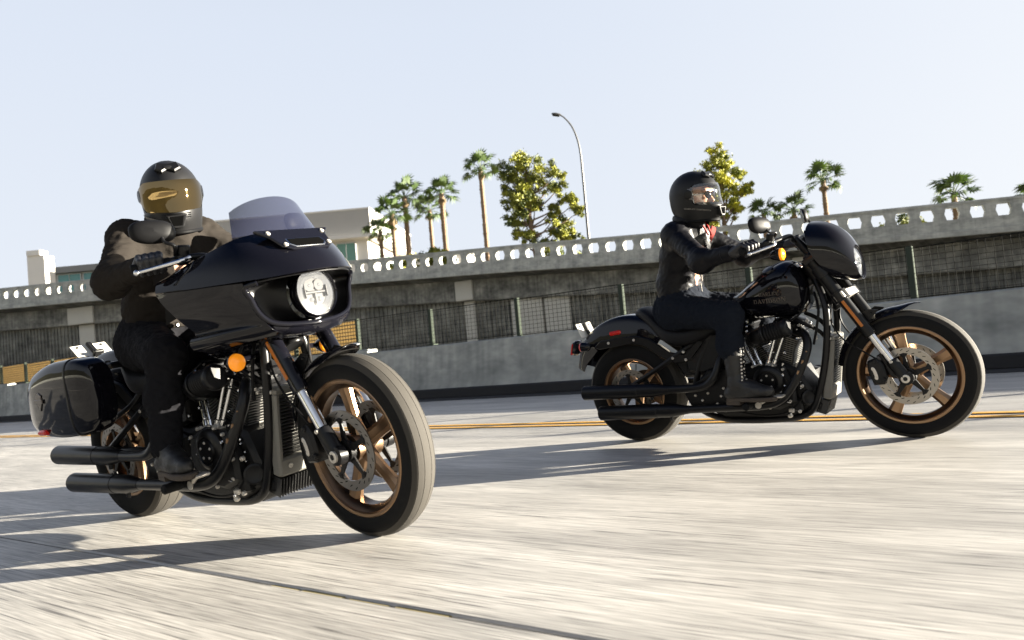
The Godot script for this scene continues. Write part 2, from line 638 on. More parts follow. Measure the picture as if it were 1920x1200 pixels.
func ground_materials() -> void:
	var t := stained(Color(0.40, 0.392, 0.378), Color(0.92, 0.90, 0.865), 1024, 1024, [[1, 1.7, 170.0, 0.16, 2], [2, 3.0, 340.0, 0.17, 1], [3, 0.6, 5.0, 0.26, 4], [4, 14.0, 330.0, 0.09, 1], [6, 3.4, 240.0, 1.7, 1, 0.44]])
	M.road = mat(1, 1, 1, 0.5)
	M.road.albedo_texture = t
	M.road.uv1_triplanar = true
	M.road.uv1_world_triplanar = true
	M.road.uv1_scale = Vector3(1 / 7.3, 1.0, 1 / 1.9)
	M.road.uv1_offset = Vector3(0.13, 0, 0.37)
	M.road2 = M.road.duplicate()
	M.road2.uv1_offset = Vector3(0.61, 0, 0.83)
	M.road2.uv1_scale = Vector3(1 / 8.7, 1.0, 1 / 2.1)
	M.asphalt = mat(0.018, 0.018, 0.02, 0.9)
	M.joint = mat(0.02, 0.02, 0.02, 0.9)
	M.yellow = mat(0.62, 0.33, 0.045, 0.75)
	bumpy(M.yellow, 8, 0.05, 6.0, 0.3)
	M.seal = mat(0.26, 0.21, 0.09, 0.9)
	M.earth = mat(0.22, 0.18, 0.12, 0.95)
	bumpy(M.earth, 31, 0.03, 0.4, 0.8, true)
	# concrete, streaked downwards (y) as rain does
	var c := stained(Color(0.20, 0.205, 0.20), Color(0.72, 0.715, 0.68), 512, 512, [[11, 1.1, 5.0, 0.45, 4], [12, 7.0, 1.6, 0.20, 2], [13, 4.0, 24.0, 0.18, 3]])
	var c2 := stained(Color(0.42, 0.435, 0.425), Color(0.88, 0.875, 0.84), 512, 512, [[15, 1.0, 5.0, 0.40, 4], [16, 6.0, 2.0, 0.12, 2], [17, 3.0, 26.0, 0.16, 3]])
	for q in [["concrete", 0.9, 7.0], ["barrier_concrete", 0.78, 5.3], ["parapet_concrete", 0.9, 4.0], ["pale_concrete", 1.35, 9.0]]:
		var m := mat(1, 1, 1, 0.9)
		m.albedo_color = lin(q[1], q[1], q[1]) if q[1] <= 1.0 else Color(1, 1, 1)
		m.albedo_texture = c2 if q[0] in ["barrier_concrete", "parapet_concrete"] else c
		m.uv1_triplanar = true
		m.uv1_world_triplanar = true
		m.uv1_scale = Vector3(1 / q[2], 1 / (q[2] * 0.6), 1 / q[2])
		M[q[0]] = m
	M.pale_concrete.albedo_texture = null
	M.pale_concrete.albedo_color = lin(0.46, 0.45, 0.41)
	bumpy(M.pale_concrete, 22, 0.03, 0.3, 0.3, true)
	M.fence_green = mat(0.044, 0.054, 0.042, 0.8)
	M.fence_green.metallic_specular = 0.2
	M.wire = mat(0.012, 0.0125, 0.011, 0.8)
	M.wire.metallic_specular = 0.2
	M.galvanised = mat(0.09, 0.09, 0.09, 0.45, 0.4)
	M.tan_slat = mat(0.25, 0.19, 0.10, 0.8)   # thin weathered screen: the low sun shines through it
	M.tan_slat.backlight_enabled = true
	M.tan_slat.backlight = lin(0.5, 0.40, 0.23)
	M.bark = mat(0.13, 0.09, 0.06, 0.95)
	bumpy(M.bark, 33, 0.06, 1.2, 1.0)
	M.palm_bark = mat(0.20, 0.135, 0.085, 0.95)
	bumpy(M.palm_bark, 34, 0.06, 1.5, 1.0)
	M.frond = mat(0.036, 0.062, 0.012, 0.6)
	M.frond.backlight_enabled = true
	M.frond.backlight = lin(0.03, 0.05, 0.006)
	M.frond_dry = mat(0.24, 0.17, 0.09, 0.8)
	M.leaf = mat(1, 1, 1, 0.6)
	M.leaf.vertex_color_use_as_albedo = true
	M.leaf.backlight_enabled = true
	M.leaf.backlight = lin(0.10, 0.10, 0.01)
	M.scrub = mat(0.04, 0.04, 0.022, 0.95)
	M.wall_grey = mat(0.34, 0.33, 0.31, 0.85)
	M.wall_white = mat(0.62, 0.60, 0.56, 0.85)
	M.fascia = mat(0.20, 0.20, 0.19, 0.7)
	M.teal_glass = mat(0.10, 0.26, 0.25, 0.08)
	M.green_glass = mat(0.10, 0.24, 0.19, 0.08)
	M.frame_metal = mat(0.5, 0.52, 0.5, 0.4, 0.3)

func build_road() -> void:
	sheet("ground", Vector3(-900, -0.6, -900), Vector3(900, -0.05, 900), M.earth, self).set_meta("kind", "structure")
	var road := structure("road")
	var edges := [-9.75, -5.65, -1.42, 2.5, 6.4, 10.4, 14.4]
	for i in edges.size() - 1:
		sheet("lane_slab", Vector3(-160, -0.2, edges[i] + 0.009), Vector3(110, 0.0, edges[i + 1] - 0.009), M.road if i % 2 else M.road2, road, 0.006)
	sheet("joint_bed", Vector3(-160, -0.25, -10.6), Vector3(110, -0.06, 14.4), M.joint, road)
	# old sealant left in the joint
	var rn := RandomNumberGenerator.new()
	rn.seed = 3
	var a := acc()
	var x := -2.1
	while x < -1.5:
		var l := rn.randf_range(0.06, 0.2)
		a.box(Vector3(x + l / 2, -0.010, -1.42 + rn.randf_range(-0.002, 0.002)), Vector3(l, 0.012, rn.randf_range(0.010, 0.022)), 0.002)
		x += l + rn.randf_range(0.0, 0.06)
	fit("joint_sealant", a, M.seal, road)
	for z in [-5.55, -5.76]: sheet("yellow_line", Vector3(-160, 0.003, z - 0.045), Vector3(110, 0.0075, z + 0.045), M.yellow, road, 0.001)
	sheet("gutter", Vector3(-160, -0.2, -10.62), Vector3(110, 0.006, -9.765), M.asphalt, road)

func build_barrier() -> void:
	var b := thing("concrete_barrier", "long low grey concrete barrier wall along the far edge of the road", "barrier")
	var rn := RandomNumberGenerator.new()
	rn.seed = 12
	for i in 26:   # cast in lengths of 6 m
		var x0 := -120.0 + i * 6.0
		var top := 0.86 + 0.012 * clampf(-x0 - 3.0, -10.0, 60.0)
		var a := acc()
		a.prism([Vector2(-10.46, 0.0), Vector2(-10.46, 0.08), Vector2(-10.58, 0.28), Vector2(-10.66, top - 0.02), Vector2(-10.69, top), Vector2(-10.90, top), Vector2(-10.93, top - 0.02), Vector2(-11.05, 0.0)], Transform3D(Basis(Vector3.BACK, Vector3.UP, Vector3.LEFT), Vector3(x0 + 3.0, rn.randf_range(-0.006, 0.0), 0)), 5.985, 0.008)
		fit("barrier_length", a, M.barrier_concrete, b)
	for i in 26:
		var x0 := -120.0 + i * 6.0
		var a := acc()
		a.box(Vector3(x0 + 3.0, 0.085, -10.44), Vector3(5.99, 0.18, 0.10), 0.02)
		fit("dark_plinth", a, M.asphalt, b)
	var f := thing("mesh_fence", "wire mesh fence with pale green posts standing on the barrier wall", "fence")
	var pm := acc()
	pm.box(Vector3(0, 0.33, 0), Vector3(0.075, 0.68, 0.075), 0.006)
	pm.box(Vector3(0, 0.01, 0), Vector3(0.15, 0.02, 0.14), 0.004)
	var post := pm.mesh()
	var wm := acc()
	for k in 24:
		wm.box(Vector3(0.055 + k * 0.0845, 0.34, 0), Vector3(0.0065, 0.60, 0.0065), 0.001)
	for k in 9: wm.box(Vector3(1.025, 0.06 + k * 0.068, 0.009), Vector3(1.97, 0.006, 0.006), 0.001)
	for y in [0.035, 0.645]: wm.box(Vector3(1.025, y, 0), Vector3(1.97, 0.014, 0.014), 0.002)
	var wires := wm.mesh()
	var sm := acc()
	sm.box(Vector3.ZERO, Vector3(1.96, 0.060, 0.008), 0.002)
	var slat := sm.mesh()
	for k in range(-8, 40):
		var x := -2.15 - 2.05 * k
		var foot := 0.86 + 0.012 * clampf(-x, -10.0, 60.0) - 0.01
		put("fence_post", post, M.fence_green, f, Transform3D(Basis.IDENTITY, Vector3(x, foot, -10.80)))
		put("wire_panel", wires, M.wire, f, Transform3D(Basis.IDENTITY, Vector3(x, foot, -10.80)))
		if k >= 6 and k < 30:   # tan slats threaded into the farther panels
			for j in 8: put("screen_slat", slat, M.tan_slat, f, Transform3D(Basis(Vector3.RIGHT, 0.08 * sin(j * 2.3 + k)), Vector3(x + 1.025, foot + 0.07 + j * 0.074, -10.835)))

func build_behind() -> void:
	# what the paintwork and the visors mirror: the other edge of the road and a scrubby hillside
	var w := structure("opposite_wall")
	var a := acc()
	a.prism([Vector2(14.6, 0.0), Vector2(14.7, 0.95), Vector2(14.95, 0.95), Vector2(15.1, 0.0)], Transform3D(Basis(Vector3.BACK, Vector3.UP, Vector3.LEFT), Vector3(-20, 0, 0)), 300.0, 0.01)
	fit("wall_length", a, M.barrier_concrete, w)
	var h := structure("hillside")
	var n := noise(91, 0.05)
	var rows := []
	for k in 14:
		var line := PackedVector3Array()
		for i in 90:
			var x := -220.0 + i * 5.0
			var u := k / 13.0
			var r := n.get_noise_2d(x * 1.5, k * 9.0)
			line.append(Vector3(x, -0.3 + 13.0 * smoothstep(0.0, 1.0, u) * (0.75 + 0.5 * n.get_noise_2d(x * 0.3, 7.0)) + r * 2.0 * u, 17.0 + u * 26.0 + r * 2.0))
		rows.append(line)
	a = acc()
	a.shell(rows, 0.5)
	fit("slope", a, M.scrub, h, Transform3D.IDENTITY, 20.0)

func build_overpass() -> void:
	var key := [Vector3(-78, 8.5, -12.5), Vector3(-69, 8.1, -14.0), Vector3(-60, 7.6, -15.9), Vector3(-51.5, 7.15, -18.2), Vector3(-44.5, 6.9, -20.9), Vector3(-38, 6.6, -24.4), Vector3(-32.3, 6.3, -27.2), Vector3(-22.6, 5.7, -28.9), Vector3(-14.8, 5.12, -29.8), Vector3(-8.3, 4.8, -31.1), Vector3(-2.8, 4.58, -32.8), Vector3(8, 4.2, -36.6), Vector3(22, 3.8, -43)]
	var dense := curve(key, 600)
	var path := PackedVector3Array([dense[0]])
	var step := 0.80
	for p in dense:
		while true:
			var d := p - path[path.size() - 1]
			d.y = 0
			if d.length() < step: break
			path.append(path[path.size() - 1].lerp(p, step / (p - path[path.size() - 1]).length()))
	var n := path.size()
	var nor := PackedVector3Array()
	for i in n:
		var d := path[mini(i + 1, n - 1)] - path[maxi(i - 1, 0)]
		nor.append(Vector3(-d.z, 0, d.x).normalized())
	var o := thing("overpass", "curving grey concrete overpass ramp with a row of six-sided holes in its parapet", "overpass")
	# one bay of the parapet: a block 0.8 m long with a six-sided hole through it
	var W := 0.40
	var H := 0.92
	var hole := [Vector2(0.245, 0.60), Vector2(0.185, 0.815), Vector2(-0.185, 0.815), Vector2(-0.245, 0.60), Vector2(-0.185, 0.385), Vector2(0.185, 0.385)]
	var outer := [Vector2(W, 0.60), Vector2(W, H), Vector2(-W, H), Vector2(-W, 0.60), Vector2(-W, 0.0), Vector2(W, 0.0)]
	var a := acc()
	for z in [0.0, -0.26]:
		for i in 6:
			var j := (i + 1) % 6
			var q := [Vector3(hole[i].x, hole[i].y, z), Vector3(outer[i].x, outer[i].y, z), Vector3(outer[j].x, outer[j].y, z), Vector3(hole[j].x, hole[j].y, z)]
			if z < 0: q.reverse()
			a.quad(q[3], q[2], q[1], q[0])
	for i in 6:
		var j := (i + 1) % 6
		a.quad(Vector3(hole[i].x, hole[i].y, 0), Vector3(hole[i].x, hole[i].y, -0.26), Vector3(hole[j].x, hole[j].y, -0.26), Vector3(hole[j].x, hole[j].y, 0))
		a.quad(Vector3(outer[i].x, outer[i].y, 0), Vector3(outer[j].x, outer[j].y, 0), Vector3(outer[j].x, outer[j].y, -0.26), Vector3(outer[i].x, outer[i].y, -0.26))
	var bay := a.mesh(20.0)
	for i in n - 1:
		var c := (path[i] + path[i + 1]) / 2
		var d := path[i + 1] - path[i]
		var x := d / step
		var z := Vector3(-d.z, 0, d.x).normalized()
		put("parapet_bay", bay, M.parapet_concrete, o, Transform3D(Basis(x, Vector3.UP, z), c - Vector3(0, H + 0.0, 0)))
	# swept courses: outline points are (out towards the road, height from the parapet top)
	var courses := {
		"coping": [M.parapet_concrete, [[0.03, -0.001], [0.03, 0.075], [0.015, 0.09], [-0.275, 0.09], [-0.29, 0.075], [-0.29, -0.001]]],
		"ledge": [M.parapet_concrete, [[-0.05, -0.922], [0.02, -0.925], [0.045, -0.94], [0.045, -1.13], [0.02, -1.15], [-0.05, -1.15]]],
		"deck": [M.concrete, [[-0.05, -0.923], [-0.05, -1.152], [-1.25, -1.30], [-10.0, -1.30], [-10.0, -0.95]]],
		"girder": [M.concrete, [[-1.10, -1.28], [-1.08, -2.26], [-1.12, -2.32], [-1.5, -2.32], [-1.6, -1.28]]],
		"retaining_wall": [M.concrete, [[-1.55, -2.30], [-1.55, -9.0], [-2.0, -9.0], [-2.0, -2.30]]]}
	for called in courses:
		a = acc()
		var rings := []
		for i in n:
			var ring := PackedVector3Array()
			for q in courses[called][1]: ring.append(path[i] + nor[i] * q[0] + Vector3(0, q[1], 0))
			rings.append(ring)
		a.loft(rings)
		fit(called, a, courses[called][0], o, Transform3D.IDENTITY, 25.0)
	# upright ribs of the retaining wall
	a = acc()
	for i in n - 1:
		for k in 3:
			var p := path[i].lerp(path[i + 1], k / 3.0)
			a.box(p + nor[i] * -1.52 + Vector3(0, -4.9, 0), Vector3(0.10, 5.2, 0.09), 0.02, Basis(nor[i].cross(Vector3.UP) * -1.0, Vector3.UP, nor[i]))
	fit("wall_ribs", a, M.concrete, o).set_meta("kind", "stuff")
	for p in [Vector2(-46.4, 0.9), Vector2(-25.6, 0.5), Vector2(-22.0, 1.4), Vector2(-20.2, 1.1), Vector2(-9.8, 0.4)]:   # pale uprights in the girder face
		for i in n - 1:
			if path[i].x <= p.x and path[i + 1].x > p.x:
				a = acc()
				if p.y < 1.0: a.box(path[i] + nor[i] * -1.02 + Vector3(0, -1.80, 0), Vector3(p.y * 2.0, 0.98, 0.16), 0.03, Basis(nor[i].cross(Vector3.UP) * -1.0, Vector3.UP, nor[i]))
				if p.y < 1.0: fit("girder_pilaster", a, M.pale_concrete, o)
				a = acc()
				a.box(path[i] + nor[i] * -1.42 + Vector3(0, -4.9, 0), Vector3(p.y * 1.2, 5.2, 0.14), 0.03, Basis(nor[i].cross(Vector3.UP) * -1.0, Vector3.UP, nor[i]))
				fit("wall_pilaster", a, M.pale_concrete, o)

func leaf_mesh(clumps: Array, per: int, size: float, seed_: int, c0: Color, c1: Color) -> ArrayMesh:
	var rn := RandomNumberGenerator.new()
	rn.seed = seed_
	var vs := PackedVector3Array()
	var ns := PackedVector3Array()
	var cs := PackedColorArray()
	for q in clumps:
		var c: Vector3 = q[0]
		var r: float = q[1]
		for sub in int(6 + r * 5):
			var sc := c + Vector3(rn.randfn(0, 0.5), rn.randfn(0, 0.42), rn.randfn(0, 0.5)) * r
			var tone := rn.randf()
			for i in per:
				var p := sc + Vector3(rn.randfn(0, 0.20), rn.randfn(0, 0.17), rn.randfn(0, 0.20)) * r
				var u := Vector3(rn.randfn(), rn.randfn() - 0.5, rn.randfn()).normalized()
				var v := u.cross(Vector3(rn.randfn(), rn.randfn(), rn.randfn())).normalized()
				var nn := u.cross(v)
				var s := size * rn.randf_range(0.6, 1.3)
				var a := p - u * s
				var b := p + v * s * 0.42 + nn * s * 0.1
				var d := p - v * s * 0.42 + nn * s * 0.1
				var e := p + u * s
				var col := c0.lerp(c1, clampf(tone + rn.randf_range(-0.25, 0.25), 0, 1))
				for w in [a, b, e, a, e, d]:
					vs.append(w)
					ns.append(nn)
					cs.append(col)
	var ar := []
	ar.resize(Mesh.ARRAY_MAX)
	ar[Mesh.ARRAY_VERTEX] = vs
	ar[Mesh.ARRAY_NORMAL] = ns
	ar[Mesh.ARRAY_COLOR] = cs
	var me := ArrayMesh.new()
	me.add_surface_from_arrays(Mesh.PRIMITIVE_TRIANGLES, ar)
	return me

func broadleaf(called: String, label: String, base: Vector3, top: Vector3, clumps: Array, seed_: int, c0: Color, c1: Color, group := "") -> void:
	# clumps: [across, up, away, radius] from the tree's foot
	var o := thing(called, label, "tree", base, group)
	var a := acc()
	var rn := RandomNumberGenerator.new()
	rn.seed = seed_
	a.tube([Vector3.ZERO, top * 0.35 + ACROSS * 0.15, top * 0.7 - ACROSS * 0.1, top], [0.24, 0.20, 0.14, 0.04], 10)
	fit("trunk", a, M.bark, o)
	var cl := []
	a = acc()
	for q in clumps:
		var p: Vector3 = ACROSS * q[0] + Vector3.UP * q[1] + AWAY * q[2]
		cl.append([p, q[3] * 0.98])
		var on := top * clampf((p.y - 1.3) / top.y, 0.3, 0.95)
		a.tube([on, on.lerp(p, 0.5) + Vector3(0, -0.2, 0), p], [0.07, 0.05, 0.015], 6, 3)
	fit("limbs", a, M.bark, o)
	put("crown", leaf_mesh(cl, 125, 0.095, seed_, c0, c1), M.leaf, o)

func frond_mesh(seed_: int, droop: float) -> ArrayMesh:
	# a fan on a long stalk: many narrow blades that part and droop at their tips
	var rn := RandomNumberGenerator.new()
	rn.seed = seed_
	var a := acc()
	a.tube([Vector3.ZERO, Vector3(0.35, 0.05, 0), Vector3(0.70, 0.02, 0)], [0.026, 0.018, 0.014], 5, 3)
	var hub := Vector3(0.66, 0.02, 0)
	var n := 23
	for i in n:
		var g := lerpf(-2.0, 2.0, float(i) / (n - 1))
		var l := (0.50 - 0.12 * absf(g) / 2.0) * rn.randf_range(0.85, 1.12)
		var d := Vector3(cos(g), 0.16 * (1.0 if i % 2 else -1.0) + 0.25 * absf(g) / 2.0, sin(g)).normalized()
		var w := d.cross(Vector3.UP).normalized() * 0.046
		var m := hub + d * l * 0.6
		var tip := hub + d * l + Vector3(0, -droop * rn.randf_range(0.5, 1.6) * l, 0)
		a.tri(hub, m - w, m + w)
		a.tri(m - w, tip, m + w)
	return a.mesh(10.0)

func palm(label: String, crown: Vector3, size: float, fr: Array, dry: Mesh, trunk_r: float, seed_: int, count := 14) -> void:
	var o := thing("palm_tree", label, "palm tree", Vector3(crown.x, 0, crown.z), "palm trees behind the overpass")
	var rn := RandomNumberGenerator.new()
	rn.seed = seed_
	var h := crown.y - 0.15
	var a := acc()
	var prof := []
	var k := 0.0
	while k < h - 0.9:   # old leaf bases make the trunk rough
		var r := trunk_r * 0.88 * lerpf(1.25, 0.85, k / h) * rn.randf_range(0.9, 1.12)
		prof.append(Vector2(k, r * 0.95))
		prof.append(Vector2(k + 0.10, r * 1.12))
		prof.append(Vector2(k + 0.115, r * 0.86))
		k += rn.randf_range(0.16, 0.26)
	prof.append(Vector2(h - 0.6, trunk_r * 0.9))
	prof.append(Vector2(h, trunk_r * 0.7))
	a.lathe(prof, Vector3(0, 0, 0), Vector3.UP, 9)
	fit("trunk", a, M.palm_bark, o)
	for i in count:
		var u := clampf((i + rn.randf_range(-0.3, 0.3)) / count, 0.0, 1.0)
		var el := lerpf(1.25, -0.55, pow(u, 0.9)) + rn.randf_range(-0.15, 0.15)
		var az := i * 2.39996 + rn.randf_range(-0.3, 0.3)
		var b := Basis(Vector3.UP, az) * Basis(Vector3.BACK, el) * Basis(Vector3.RIGHT, rn.randf_range(-0.4, 0.4))
		put("frond", fr[i % fr.size()], M.frond, o, Transform3D(b.scaled(Vector3.ONE * size * rn.randf_range(0.85, 1.1)), Vector3(0, h - 0.05, 0)))
	for i in 5:
		var b := Basis(Vector3.UP, i * 1.3) * Basis(Vector3.BACK, -1.2 + rn.randf_range(-0.15, 0.2))
		put("dry_frond", dry, M.frond_dry, o, Transform3D(b.scaled(Vector3.ONE * size * rn.randf_range(0.35, 0.55)), Vector3(0, h - 0.12, 0)))

func build_plants() -> void:
	var fr := [frond_mesh(1, 0.25), frond_mesh(2, 0.45), frond_mesh(3, 0.12)]
	var dry := frond_mesh(9, 0.5)
	var list := [
		["tall lone palm on a thin trunk, left of the leafy green tree", Vector3(-34.5, 13.9, -42.1), 1.0, 0.20],
		["tallest palm of the cluster beside the white building", Vector3(-42.3, 13.5, -42.4), 1.15, 0.24],
		["middle palm of the cluster, directly before the white building wall", Vector3(-41.7, 11.9, -40.4), 1.05, 0.22],
		["shortest palm of the cluster, at the corner of the white building", Vector3(-42.5, 10.75, -39.85), 0.95, 0.19],
		["right palm of the close pair between the white building and the lone palm", Vector3(-40.1, 13.5, -44.1), 1.1, 0.25],
		["left palm of the close pair, slightly lower than its twin", Vector3(-42.3, 12.75, -45.0), 1.05, 0.2],
		["lone palm against clear sky above the headlight cowl, its trunk showing over the parapet", Vector3(-14.7, 10.1, -51.5), 1.0, 0.19],
		["palm whose crown just clears the parapet at the far right", Vector3(-7.55, 7.7, -50.9), 1.05, 0.2],
		["low palm crown left of the mirror of the farther motorcycle", Vector3(-17.8, 8.35, -49.2), 0.85, 0.18],
		["low palm crown peeping over the parapet near the far handlebar mirror", Vector3(-16.3, 8.4, -50.3), 0.9, 0.18],
		["palm cut by the right edge of the view, only frond tips over the parapet", Vector3(-4.3, 8.0, -59.3), 1.0, 0.2]]
	for i in list.size(): palm(list[i][0], list[i][1], list[i][2] * 1.32, fr, dry, list[i][3], 50 + i)
	var g0 := Color(0.032, 0.055, 0.012)
	var g1 := Color(0.30, 0.30, 0.028)
	broadleaf("leafy_tree", "tall irregular leafy tree with gaps in its crown beside the street lamp", Vector3(-30.2, 0, -42.0), Vector3(-0.2, 13.0, 0.2),
		[[-0.6, 13.3, 0, 0.75], [-1.0, 12.7, 0.3, 0.8], [0.2, 12.8, -0.3, 0.8], [-0.9, 11.9, 0, 0.9], [0.4, 12.0, 0.2, 0.8], [-0.2, 11.2, -0.4, 0.85], [-1.2, 10.8, 0.3, 0.7], [-1.6, 10.2, 0, 0.6], [-0.9, 10.0, -0.3, 0.7], [0.1, 10.4, 0.5, 0.6], [1.6, 12.3, 0, 0.55], [1.3, 11.7, 0.3, 0.55], [1.7, 11.3, -0.2, 0.5], [2.2, 10.7, 0.2, 0.55], [2.6, 10.2, 0, 0.5], [2.9, 9.7, 0, 0.35], [1.4, 10.3, 0.4, 0.4], [1.3, 9.5, 0, 0.5], [1.8, 9.1, 0.3, 0.55], [-1.3, 9.2, 0, 0.5], [-1.1, 8.6, 0.2, 0.5], [-0.3, 8.3, 0, 0.5], [1.2, 8.4, 0.2, 0.6], [2.0, 8.3, 0, 0.6], [2.5, 8.1, 0.2, 0.4], [0.4, 7.8, 0, 0.6], [-0.6, 11.5, 0.4, 0.8], [-0.5, 10.6, -0.3, 0.7], [-1.4, 11.6, 0.1, 0.6], [-1.5, 12.4, 0.1, 0.5], [-0.7, 9.5, 0.1, 0.5]], 5, g0, g1)
	broadleaf("leafy_tree", "yellow-green leafy tree directly behind the helmet of the farther rider", Vector3(-19.9, 0, -47.5), Vector3(0.3, 11.0, -0.2),
		[[0.1, 12.2, 0, 0.5], [0.3, 11.8, 0.2, 0.6], [-0.4, 11.4, 0, 0.7], [0.7, 11.2, 0.2, 0.6], [1.3, 10.9, 0, 0.5], [0.1, 10.6, -0.2, 0.7], [-0.8, 10.4, 0, 0.6], [0.8, 10.2, 0.2, 0.6], [1.5, 9.6, 0, 0.45], [1.8, 9.9, 0.1, 0.35], [0.2, 9.6, 0, 0.7], [-0.7, 9.3, 0.2, 0.7], [0.9, 9.1, 0, 0.6], [1.0, 8.6, 0, 0.45], [0.2, 8.5, 0.3, 0.5], [-0.9, 8.2, 0, 0.7], [-0.6, 7.5, 0, 0.7]], 8, Color(0.10, 0.125, 0.014), Color(0.42, 0.40, 0.03))
	var bush := [["low round bush behind the parapet at the foot of the palm cluster", Vector3(-36.9, 0, -36.4), 7.9, 0.7], ["small bush top behind the parapet right of the palm cluster", Vector3(-34.4, 0, -36.6), 8.1, 0.6], ["bushy green growth seen through the parapet holes below the leafy tree", Vector3(-25.5, 0, -37.5), 6.6, 1.1], ["bush seen through parapet holes behind the farther rider", Vector3(-17.0, 0, -39.5), 5.9, 0.9], ["bush showing in the parapet holes right of the headlight cowl", Vector3(-8.5, 0, -42.0), 5.6, 1.0]]
	for i in bush.size():
		var h: float = bush[i][2]
		var r: float = bush[i][3]
		var cl := []
		for k in 7: cl.append([sin(k * 2.4) * r, h - 0.4 - k * 0.28 * r, cos(k * 2.4) * r * 0.5, r * 0.7])
		broadleaf("bush", bush[i][0], bush[i][1], Vector3(0, h * 0.8, 0), cl, 20 + i, g0, g1, "bushes behind the parapet")

func build_lamp() -> void:
	var o := thing("street_lamp", "tall slender street lamp with a curved arm rising behind the overpass", "street lamp", Vector3(-23.75, 0, -38.0))
	var a := acc()
	a.tube([Vector3(0, 0, 0), Vector3(0, 6, 0), Vector3(0.0, 10.6, 0.0), Vector3(-0.02, 11.9, 0.02), Vector3(-0.12, 12.7, 0.09), Vector3(-0.30, 13.35, 0.23), Vector3(-0.56, 13.82, 0.45), Vector3(-0.74, 14.0, 0.60)], [0.11, 0.085, 0.062, 0.055, 0.05, 0.045, 0.04, 0.035], 12)
	fit("pole", a, M.galvanised, o)
	a = acc()
	var d := Vector3(-0.75, 0.22, 0.62).normalized()
	var b := Basis(d, d.cross(Vector3.UP).normalized().cross(d), d.cross(Vector3.UP).normalized())
	a.ball(Vector3(-0.90, 14.07, 0.73), Vector3(0.30, 0.08, 0.14), b)
	var hd := fit("lamp_head", a, M.galvanised, o)
	a = acc()
	a.box(Vector3(-0.93, 14.0, 0.76), Vector3(0.40, 0.05, 0.22), 0.02, b)
	fit("lamp_glass", a, M.reflector, hd)

func windows(o: Node3D, from: Vector3, along: Vector3, out: Vector3, count: int, w: float, h: float, gap: float, glass: Material) -> void:
	var b := Basis(along, Vector3.UP, out)
	for i in count:
		var c := from + along * ((w + gap) * (i + 0.5))
		var a := acc()
		for q in [[0, h / 2, w, 0.08], [0, -h / 2, w, 0.08], [-w / 2, 0, 0.08, h + 0.08], [w / 2, 0, 0.08, h + 0.08], [0, 0, 0.05, h]]: a.box(c + b * Vector3(q[0], q[1], 0.03), Vector3(q[2], q[3], 0.10), 0.008, b)
		var f := fit("window", a, M.frame_metal, o)
		a = acc()
		a.box(c + b * Vector3(0, 0, 0.005), Vector3(w - 0.06, h - 0.06, 0.03), 0.004, b)
		fit("pane", a, glass, f)

func block(called: String, o: Node3D, corner: Vector3, u: Vector3, v: Vector3, lu: float, lv: float, y0: float, y1: float, m: Material) -> MeshInstance3D:
	# a box with one corner, running lu along u and lv along v
	var a := acc()
	var ring := func(y: float) -> PackedVector3Array:
		var c := Vector3(corner.x, y, corner.z)
		return PackedVector3Array([c, c + u * lu, c + u * lu + v * lv, c + v * lv])
	a.loft([ring.call(y0), ring.call(y1)])
	return fit(called, a, m, o, Transform3D.IDENTITY, 20.0)

func build_buildings() -> void:
	var o := thing("office_building", "pale flat-roofed building with green glass windows behind the palm cluster", "building")
	var c := Vector3(-59.3, 0, -54.3)
	var L := -ACROSS
	var D := (AWAY + ACROSS * 0.09).normalized()
	block("upper_storey", o, c, L, D, 24.0, 19.0, 14.15, 16.75, M.wall_grey)
	block("parapet_cap", o, c - L * 0.06 - D * 0.06, L, D, 24.1, 19.1, 16.752, 16.9, M.wall_white)
	block("roof_slab", o, c - L * 0.9 - D * 0.9, L, D, 26.0, 21.0, 13.80, 14.148, M.wall_white)
	block("wall", o, c + L * 0.5 + D * 0.5, L, D, 23.0, 18.0, 0.0, 13.798, M.wall_white)
	windows(o, c + L * 1.6 + D * 0.46 + Vector3(0, 12.6, 0), L, -D, 9, 1.9, 1.9, 0.25, M.green_glass)
	windows(o, c + L * 1.6 + D * 0.46 + Vector3(0, 9.6, 0), L, -D, 9, 1.9, 1.9, 0.25, M.green_glass)
	windows(o, c + L * 0.44 + D * 3.0 + Vector3(0, 12.5, 0), D, -L, 4, 1.6, 1.2, 1.6, M.green_glass)
	var w := thing("annex_building", "low white building wing stepping down behind the close pair of palms", "building")
	block("wall", w, c + D * 30.0 - L * 5.5, L, D, 16.0, 14.0, 0.0, 15.6, M.wall_white)
	block("roof_slab", w, c + D * 29.7 - L * 5.8, L, D, 16.6, 14.6, 15.602, 15.9, M.fascia)
	windows(w, c + D * 29.96 - L * 4.5 + Vector3(0, 14.2, 0), L, -D, 3, 1.6, 1.3, 1.2, M.green_glass)
	# the long low building at the left
	var g := thing("glass_pavilion", "long low building with dark flat roof and teal glass at the left", "building")
	var k := Vector3(-96.0, 0, -38.4)
	block("wall", g, k - L * 0.6 + D * 0.9, -L, D, 34.0, 12.0, 0.0, 14.6, M.wall_grey)
	block("roof_slab", g, k, -L, D, 36.0, 14.0, 14.6, 15.3, M.fascia)
	windows(g, k - L * 0.9 + D * 0.86 + Vector3(0, 13.5, 0), -L, -D, 11, 2.6, 2.0, 0.3, M.teal_glass)
	var s := thing("white_tower", "small sunlit white block rising left of the teal glass building", "tower")
	var t := Vector3(-84.6, 0, -32.6) + ACROSS * 0.7
	block("wall", s, t + L * 0.9, -L, D, 1.7, 1.5, 0.0, 14.7, M.wall_white)
	block("cap", s, t + L * 0.8 - D * 0.2, -L, D, 1.3, 1.2, 14.701, 15.2, M.wall_white)

# ================================================================ motorcycles
# local axes: x forward, y up, z to the rider's right; the origin lies between the wheels on the ground

